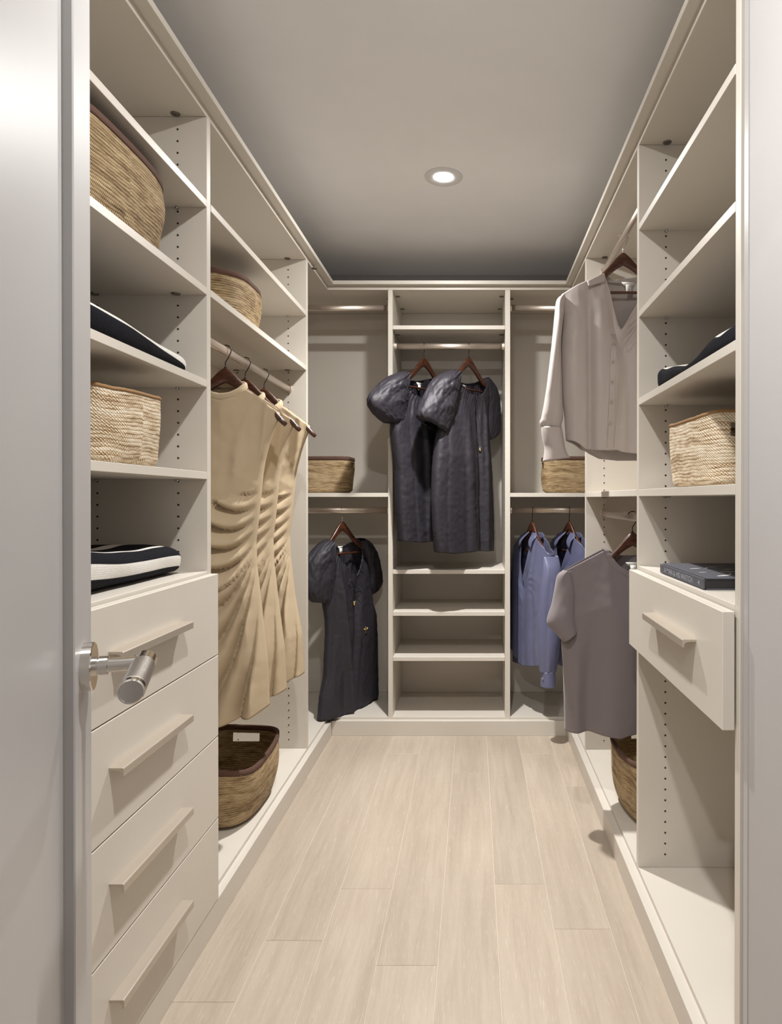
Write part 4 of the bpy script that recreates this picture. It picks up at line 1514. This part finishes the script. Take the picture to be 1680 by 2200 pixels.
# placket edge and buttons
patch(P, t, ms, L_([(1325, 716), (1327, 735), (1327, 800), (1326, 870), (1321, 930), (1319, 968), (1303, 968), (1306, 930), (1311, 870), (1313, 800), (1314, 745), (1313, 716)], -.058), 0, .0014, 'placket', bend=fy, sub=5)
for u_, v_ in ((1318, 735.5), (1316.5, 777), (1315, 821.5), (1313.5, 863.5), (1310.5, 908)):
    x, z = P.loc(u_, v_, -.062)
    button(P, t, x, z, fy(x, z) - .0006)
sA = L_([(1206, 636), (1196, 645), (1192, 670), (1186, 730), (1180, 780), (1173, 840), (1164, 895), (1160, 906), (1163, 918)])
sB = L_([(1213, 640), (1211, 670), (1204, 730), (1204, 780), (1207, 840), (1209, 890), (1207, 906), (1205, 914), (1206, 920)])
def sl_f(a, r):
    return .10 * (ridge(a * 3 / (2 * math.pi) + .3 + .5 * r) - .6) * min(1, r * 3) + .05 * nz(math.cos(a) * 2, math.sin(a) * 2, r * 7) + .08 * math.exp(-((1 - r) / .06) ** 2) * (ridge(a * 11 / (2 * math.pi)) - .5)
sleeve(P, t, ms, sA, sB, lambda r: .030 + .012 * math.sin(math.pi * r) - .008 * max(0, r - .9) / .1, folds=sl_f, N=90, R=90, yoff=lambda r: -.012 * math.sin(math.pi * min(1, r * 1.3)))
cA = L_([(1163, 917), (1164, 930), (1167, 948), (1170, 965), (1166, 992)])
cB = L_([(1207, 919), (1209, 932), (1212, 948), (1215, 965), (1224, 983)])
sleeve(P, t, ms, cA, cB, lambda r: .030 + .006 * r, N=70, R=24, name='cuff', folds=lambda a, r: .05 * nz(math.cos(a) * 1.5, math.sin(a) * 1.5, r * 2))
# turned-down collar: left leaf, stand round the back
collar_leaf(P, t, ms, L_([(1260, 606), (1262, 618), (1298, 607), (1300, 598), (1298, 587), (1280, 594)], -.03), -.032, lambda x, z: -.010 * (1 - (z - 1.97) / .03) if z < 2.0 else 0)
patch(P, t, ms, L_([(1298, 588), (1299, 606), (1325, 608), (1370, 606), (1384, 604), (1384, 592), (1345, 597), (1318, 602)], .02), .024, .003, 'collar_stand', bend=lambda x, z: .004 * nz(x * 60, z * 40), sub=4)
x, z = P.loc(1349, 611, .018)
neck_label(P, t, x, z, .016, w_=.026, h_=.040)

# grey t-shirt, right far bay, lower rail
P = Plane(.562, 2.304, 0, 1.113)
hanger(P, 'wooden hanger holding the grey t-shirt', (0, 1, 0), L_=.18, drop=.165)
L_ = P.pl
t = thing('t_shirt', 'mauve grey short-sleeved t-shirt hanging on the lower right rail above the slumped basket', 't-shirt', P.w(0, 0, 1.113))
mt = M['tee']
left = [(z, x) for x, z in L_([(1214, 1569), (1212, 1500), (1210, 1430), (1206, 1385), (1208, 1350), (1216, 1300), (1214, 1260), (1211, 1226)])]
right = [(z, -x) for z, x in left]
hem = L_([(1214, 1567), (1240, 1567), (1262, 1565), (1290, 1568), (1326, 1574), (1345, 1569), (1365, 1567), (1420, 1570), (1504, 1569)])
tf = L_([(1211, 1226), (1260, 1200), (1296, 1181), (1305, 1180), (1313, 1198), (1328, 1216), (1351, 1227), (1359, 1228), (1367, 1227), (1390, 1216), (1405, 1198), (1413, 1180), (1422, 1181), (1458, 1200), (1507, 1226)])
tb = L_([(1211, 1226), (1260, 1200), (1296, 1181), (1305, 1179), (1318, 1187), (1340, 1195), (1378, 1195), (1400, 1187), (1413, 1179), (1422, 1181), (1458, 1200), (1507, 1226)])
def t_folds(x, z, front, q, r):
    f = .014 * math.exp(-((x + .07 - .05 * (z - .6)) / .05) ** 2) * min(1, (1 - r) * 2)
    f -= .020 * math.exp(-((x + .155 - .02 * (z - .6)) / .028) ** 2) * max(0, min(1, (.78 - z) / .2))
    f -= .016 * math.exp(-((x - .02 + .02 * (z - .6)) / .03) ** 2) * max(0, min(1, (.85 - z) / .3))
    f += .010 * math.exp(-((x + .205) / .02) ** 2) * max(0, min(1, (.7 - z) / .2))
    f += .003 * nz(x * 11, z * 6, 8) + .001 * nz(x * 40, z * 30, 8)
    return f
def t_thick(r, q):
    return .055 if r < .7 else .055 + (.023 - .055) * ((r - .7) / .3) + (.020 * math.sin(max(0, min(1, (q - .3) / .4)) * math.pi) * max(0, (r - .85) / .15))
fy = surf(P, body(P, t, mt, left, right, hem, tf, tb, t_thick, t_folds, N=170, R=110), 0)
for sgn in (1, -1):
    A = [((1 if sgn > 0 else -.90) * x, z) for x, z in L_([(1211, 1225), (1198, 1236), (1192, 1262), (1185, 1296), (1175, 1336)])]
    B = [(sgn * x, z) for x, z in L_([(1226, 1226), (1234, 1250), (1236, 1280), (1236, 1320), (1236, 1352)])]
    if sgn == 1:
        # the cuff hangs obliquely
        A = A + L_([(1190, 1355), (1207, 1375)])
        B = B[:-1] + L_([(1236, 1330), (1237, 1342), (1237, 1353)])
    sleeve(P, t, mt, A, B, lambda r: .028 + .020 * r, N=64, R=50, yoff=lambda r: -.014 * r, folds=lambda a, r: .10 * nz(math.cos(a) * 1.6, math.sin(a) * 1.6, r * 4) + .05 * math.exp(-((r - .8) / .12) ** 2) * (ridge(a * 5 / (2 * math.pi)) - .5))
bm = bmesh.new()
cur = smooth_pts(tf[3:12], 61)
mid = Vector((cur[30].x, cur[30].y + .06, 0))
rows = []
for p in cur:
    d = (p - mid).normalized()
    row = []
    for k, (w_, up) in enumerate(((-.002, .002), (.002, .0026), (.017, .0026), (.020, .0014), (.021, .0002))):
        g = p + d * w_
        row.append(bm.verts.new(P.w(g.x, fy(g.x, min(g.y, p.y - .003)) - up, g.y)))
    rows.append(row)
for a_, b_ in zip(rows, rows[1:]):
    for k in range(4):
        bm.faces.new((a_[k], a_[k + 1], b_[k + 1], b_[k]))
obj('neck_rib', bm, mt, t, smooth=True)
x, z = P.loc(1360, 1213, .01)
neck_label(P, t, x, z, .012, w_=.026, h_=.03, prints=False)

# blue satin shirts, back right, lower rail
def blue_shirt(P, label, dx, seed, cuff=True):
    """dx: shift of the measured outlines, for the second shirt"""
    def L_(pts, ly=0.0):
        return [PB.loc(u, v, ly) for u, v in pts]
    PB = Plane(.2997, 3.33, -70, 1.117)
    t = thing('shirt', label, 'shirt', P.w(0, 0, P.zr), 'blue satin shirts')
    mb = M['satin_blue']
    lt = [(-.215, .905), (-.10, .955), (-.070, .975)]
    left = [(.33, -.235), (.55, -.232), (.75, -.222), (.85, -.218), (.912, -.215)]
    right = [(.33, .225), (.55, .222), (.75, .215), (.85, .215), (.912, .215)]
    hem = [(-.235, .385), (-.16, .360), (-.06, .332), (0, .325), (.04, .335), (.10, .345), (.15, .36), (.225, .39)]
    tf = [(-.215, .912), (-.12, .970), (-.080, .990), (-.055, .91), (-.02, .82), (-.002, .775), (.012, .805), (.04, .89), (.075, .990), (.12, .970), (.215, .912)]
    tb = [(-.215, .912), (-.12, .970), (-.080, .992), (0, .972), (.080, .992), (.12, .970), (.215, .912)]
    def thick(r, q):
        return .050 if r < .7 else .050 + (.023 - .050) * ((r - .7) / .3) + (.030 * math.sin(max(0, min(1, (q - .3) / .4)) * math.pi) * max(0, (r - .85) / .15))
    def folds(x, z, front, q, r):
        f = .013 * (ridge(q * 5.2 + seed * .27 + .25 * nz(x * 4, z * 2, seed)) - .5) * (1 - r * .5)
        if front:
            a = math.atan2(z - .77, x + .004)
            d = math.hypot(x + .004, z - .77)
            f += .006 * (ridge(a * 3) - .5) * math.exp(-((d - .05) / .06) ** 2)
            if -.012 < x < .014:
                f += .002
        f += .003 * nz(x * 16 + seed, z * 8, 2) + .0015 * nz(x * 45, z * 26, seed)
        return f
    body(P, t, mb, left, right, hem, tf, tb, thick, folds, N=170, R=110)
    for sgn in (1, -1):
        A = [(sgn * .200, .903), (sgn * .196, .85), (sgn * .190, .75), (sgn * .186, .65), (sgn * .192, .48), (sgn * .206, .352)]
        B = [(sgn * .222, .898), (sgn * .258, .84), (sgn * .272, .75), (sgn * .280, .62), (sgn * .284, .48), (sgn * .272, .355)]
        def sf(a, r):
            return .14 * (ridge(a * 4 / (2 * math.pi) + .2 * seed + .3 * r) - .6) * min(1, r * 3) + .07 * nz(math.cos(a) * 2, math.sin(a) * 2, r * 6 + seed) + .12 * math.exp(-((1 - r) / .10) ** 2) * (ridge(a * 10 / (2 * math.pi)) - .5)
        sleeve(P, t, mb, A, B, lambda r: (.034 + .026 * math.sin(math.pi * min(1, r * .9 + .05))) * (1 if sgn > 0 else .6), N=90, R=80, folds=sf, yoff=lambda r: -.030 * r if sgn > 0 else .022)
        sleeve(P, t, mb, [(sgn * .206, .356), (sgn * .204, .32), (sgn * .200, .285)], [(sgn * .274, .358), (sgn * .276, .32), (sgn * .278, .285)], lambda r: .034 if sgn > 0 else .022, N=60, R=16, name='cuff', yoff=lambda r: -.031 if sgn > 0 else .022,
               folds=lambda a, r: .04 * nz(math.cos(a) * 1.5, math.sin(a) * 1.5, r * 2))
        if sgn > 0:
            button(P, t, sgn * .258, .330, -.066, .0055)
    # turned collar leaves and stand
    for sgn in (1, -1):
        collar_leaf(P, t, mb, [(sgn * .020, 1.006), (sgn * .062, 1.006), (sgn * .092, .990), (sgn * .074, .925), (sgn * .054, .935), (sgn * .040, .970)], -.036,
                    lambda x, z: -.012 * (1 - (z - .91) / .08) + .020 * max(0, (z - .965) / .03))
    patch(P, t, mb, [(-.075, .988), (-.05, 1.004), (0, 1.006), (.05, 1.004), (.075, .988), (.045, .976), (0, .969), (-.045, .976)], .034, .003, 'collar_stand', sub=4)
    neck_label(P, t, .0, .945, .026, w_=.026, h_=.040, prints=False)
    return t
P = Plane(.2997, 3.33, -70, 1.117)
hanger(P, 'wooden hanger of the left blue shirt on the back right rail', RB, L_=.18, drop=.165)
blue_shirt(P, 'blue satin long-sleeved shirt on the left of two in the back right corner', 0, 1)
P = Plane(.4888, 3.33, -68, 1.117)
hanger(P, 'wooden hanger of the right blue shirt on the back right rail', RB, L_=.18, drop=.165)
blue_shirt(P, 'blue satin long-sleeved shirt on the right of two, partly behind the grey t-shirt', 0, 2)
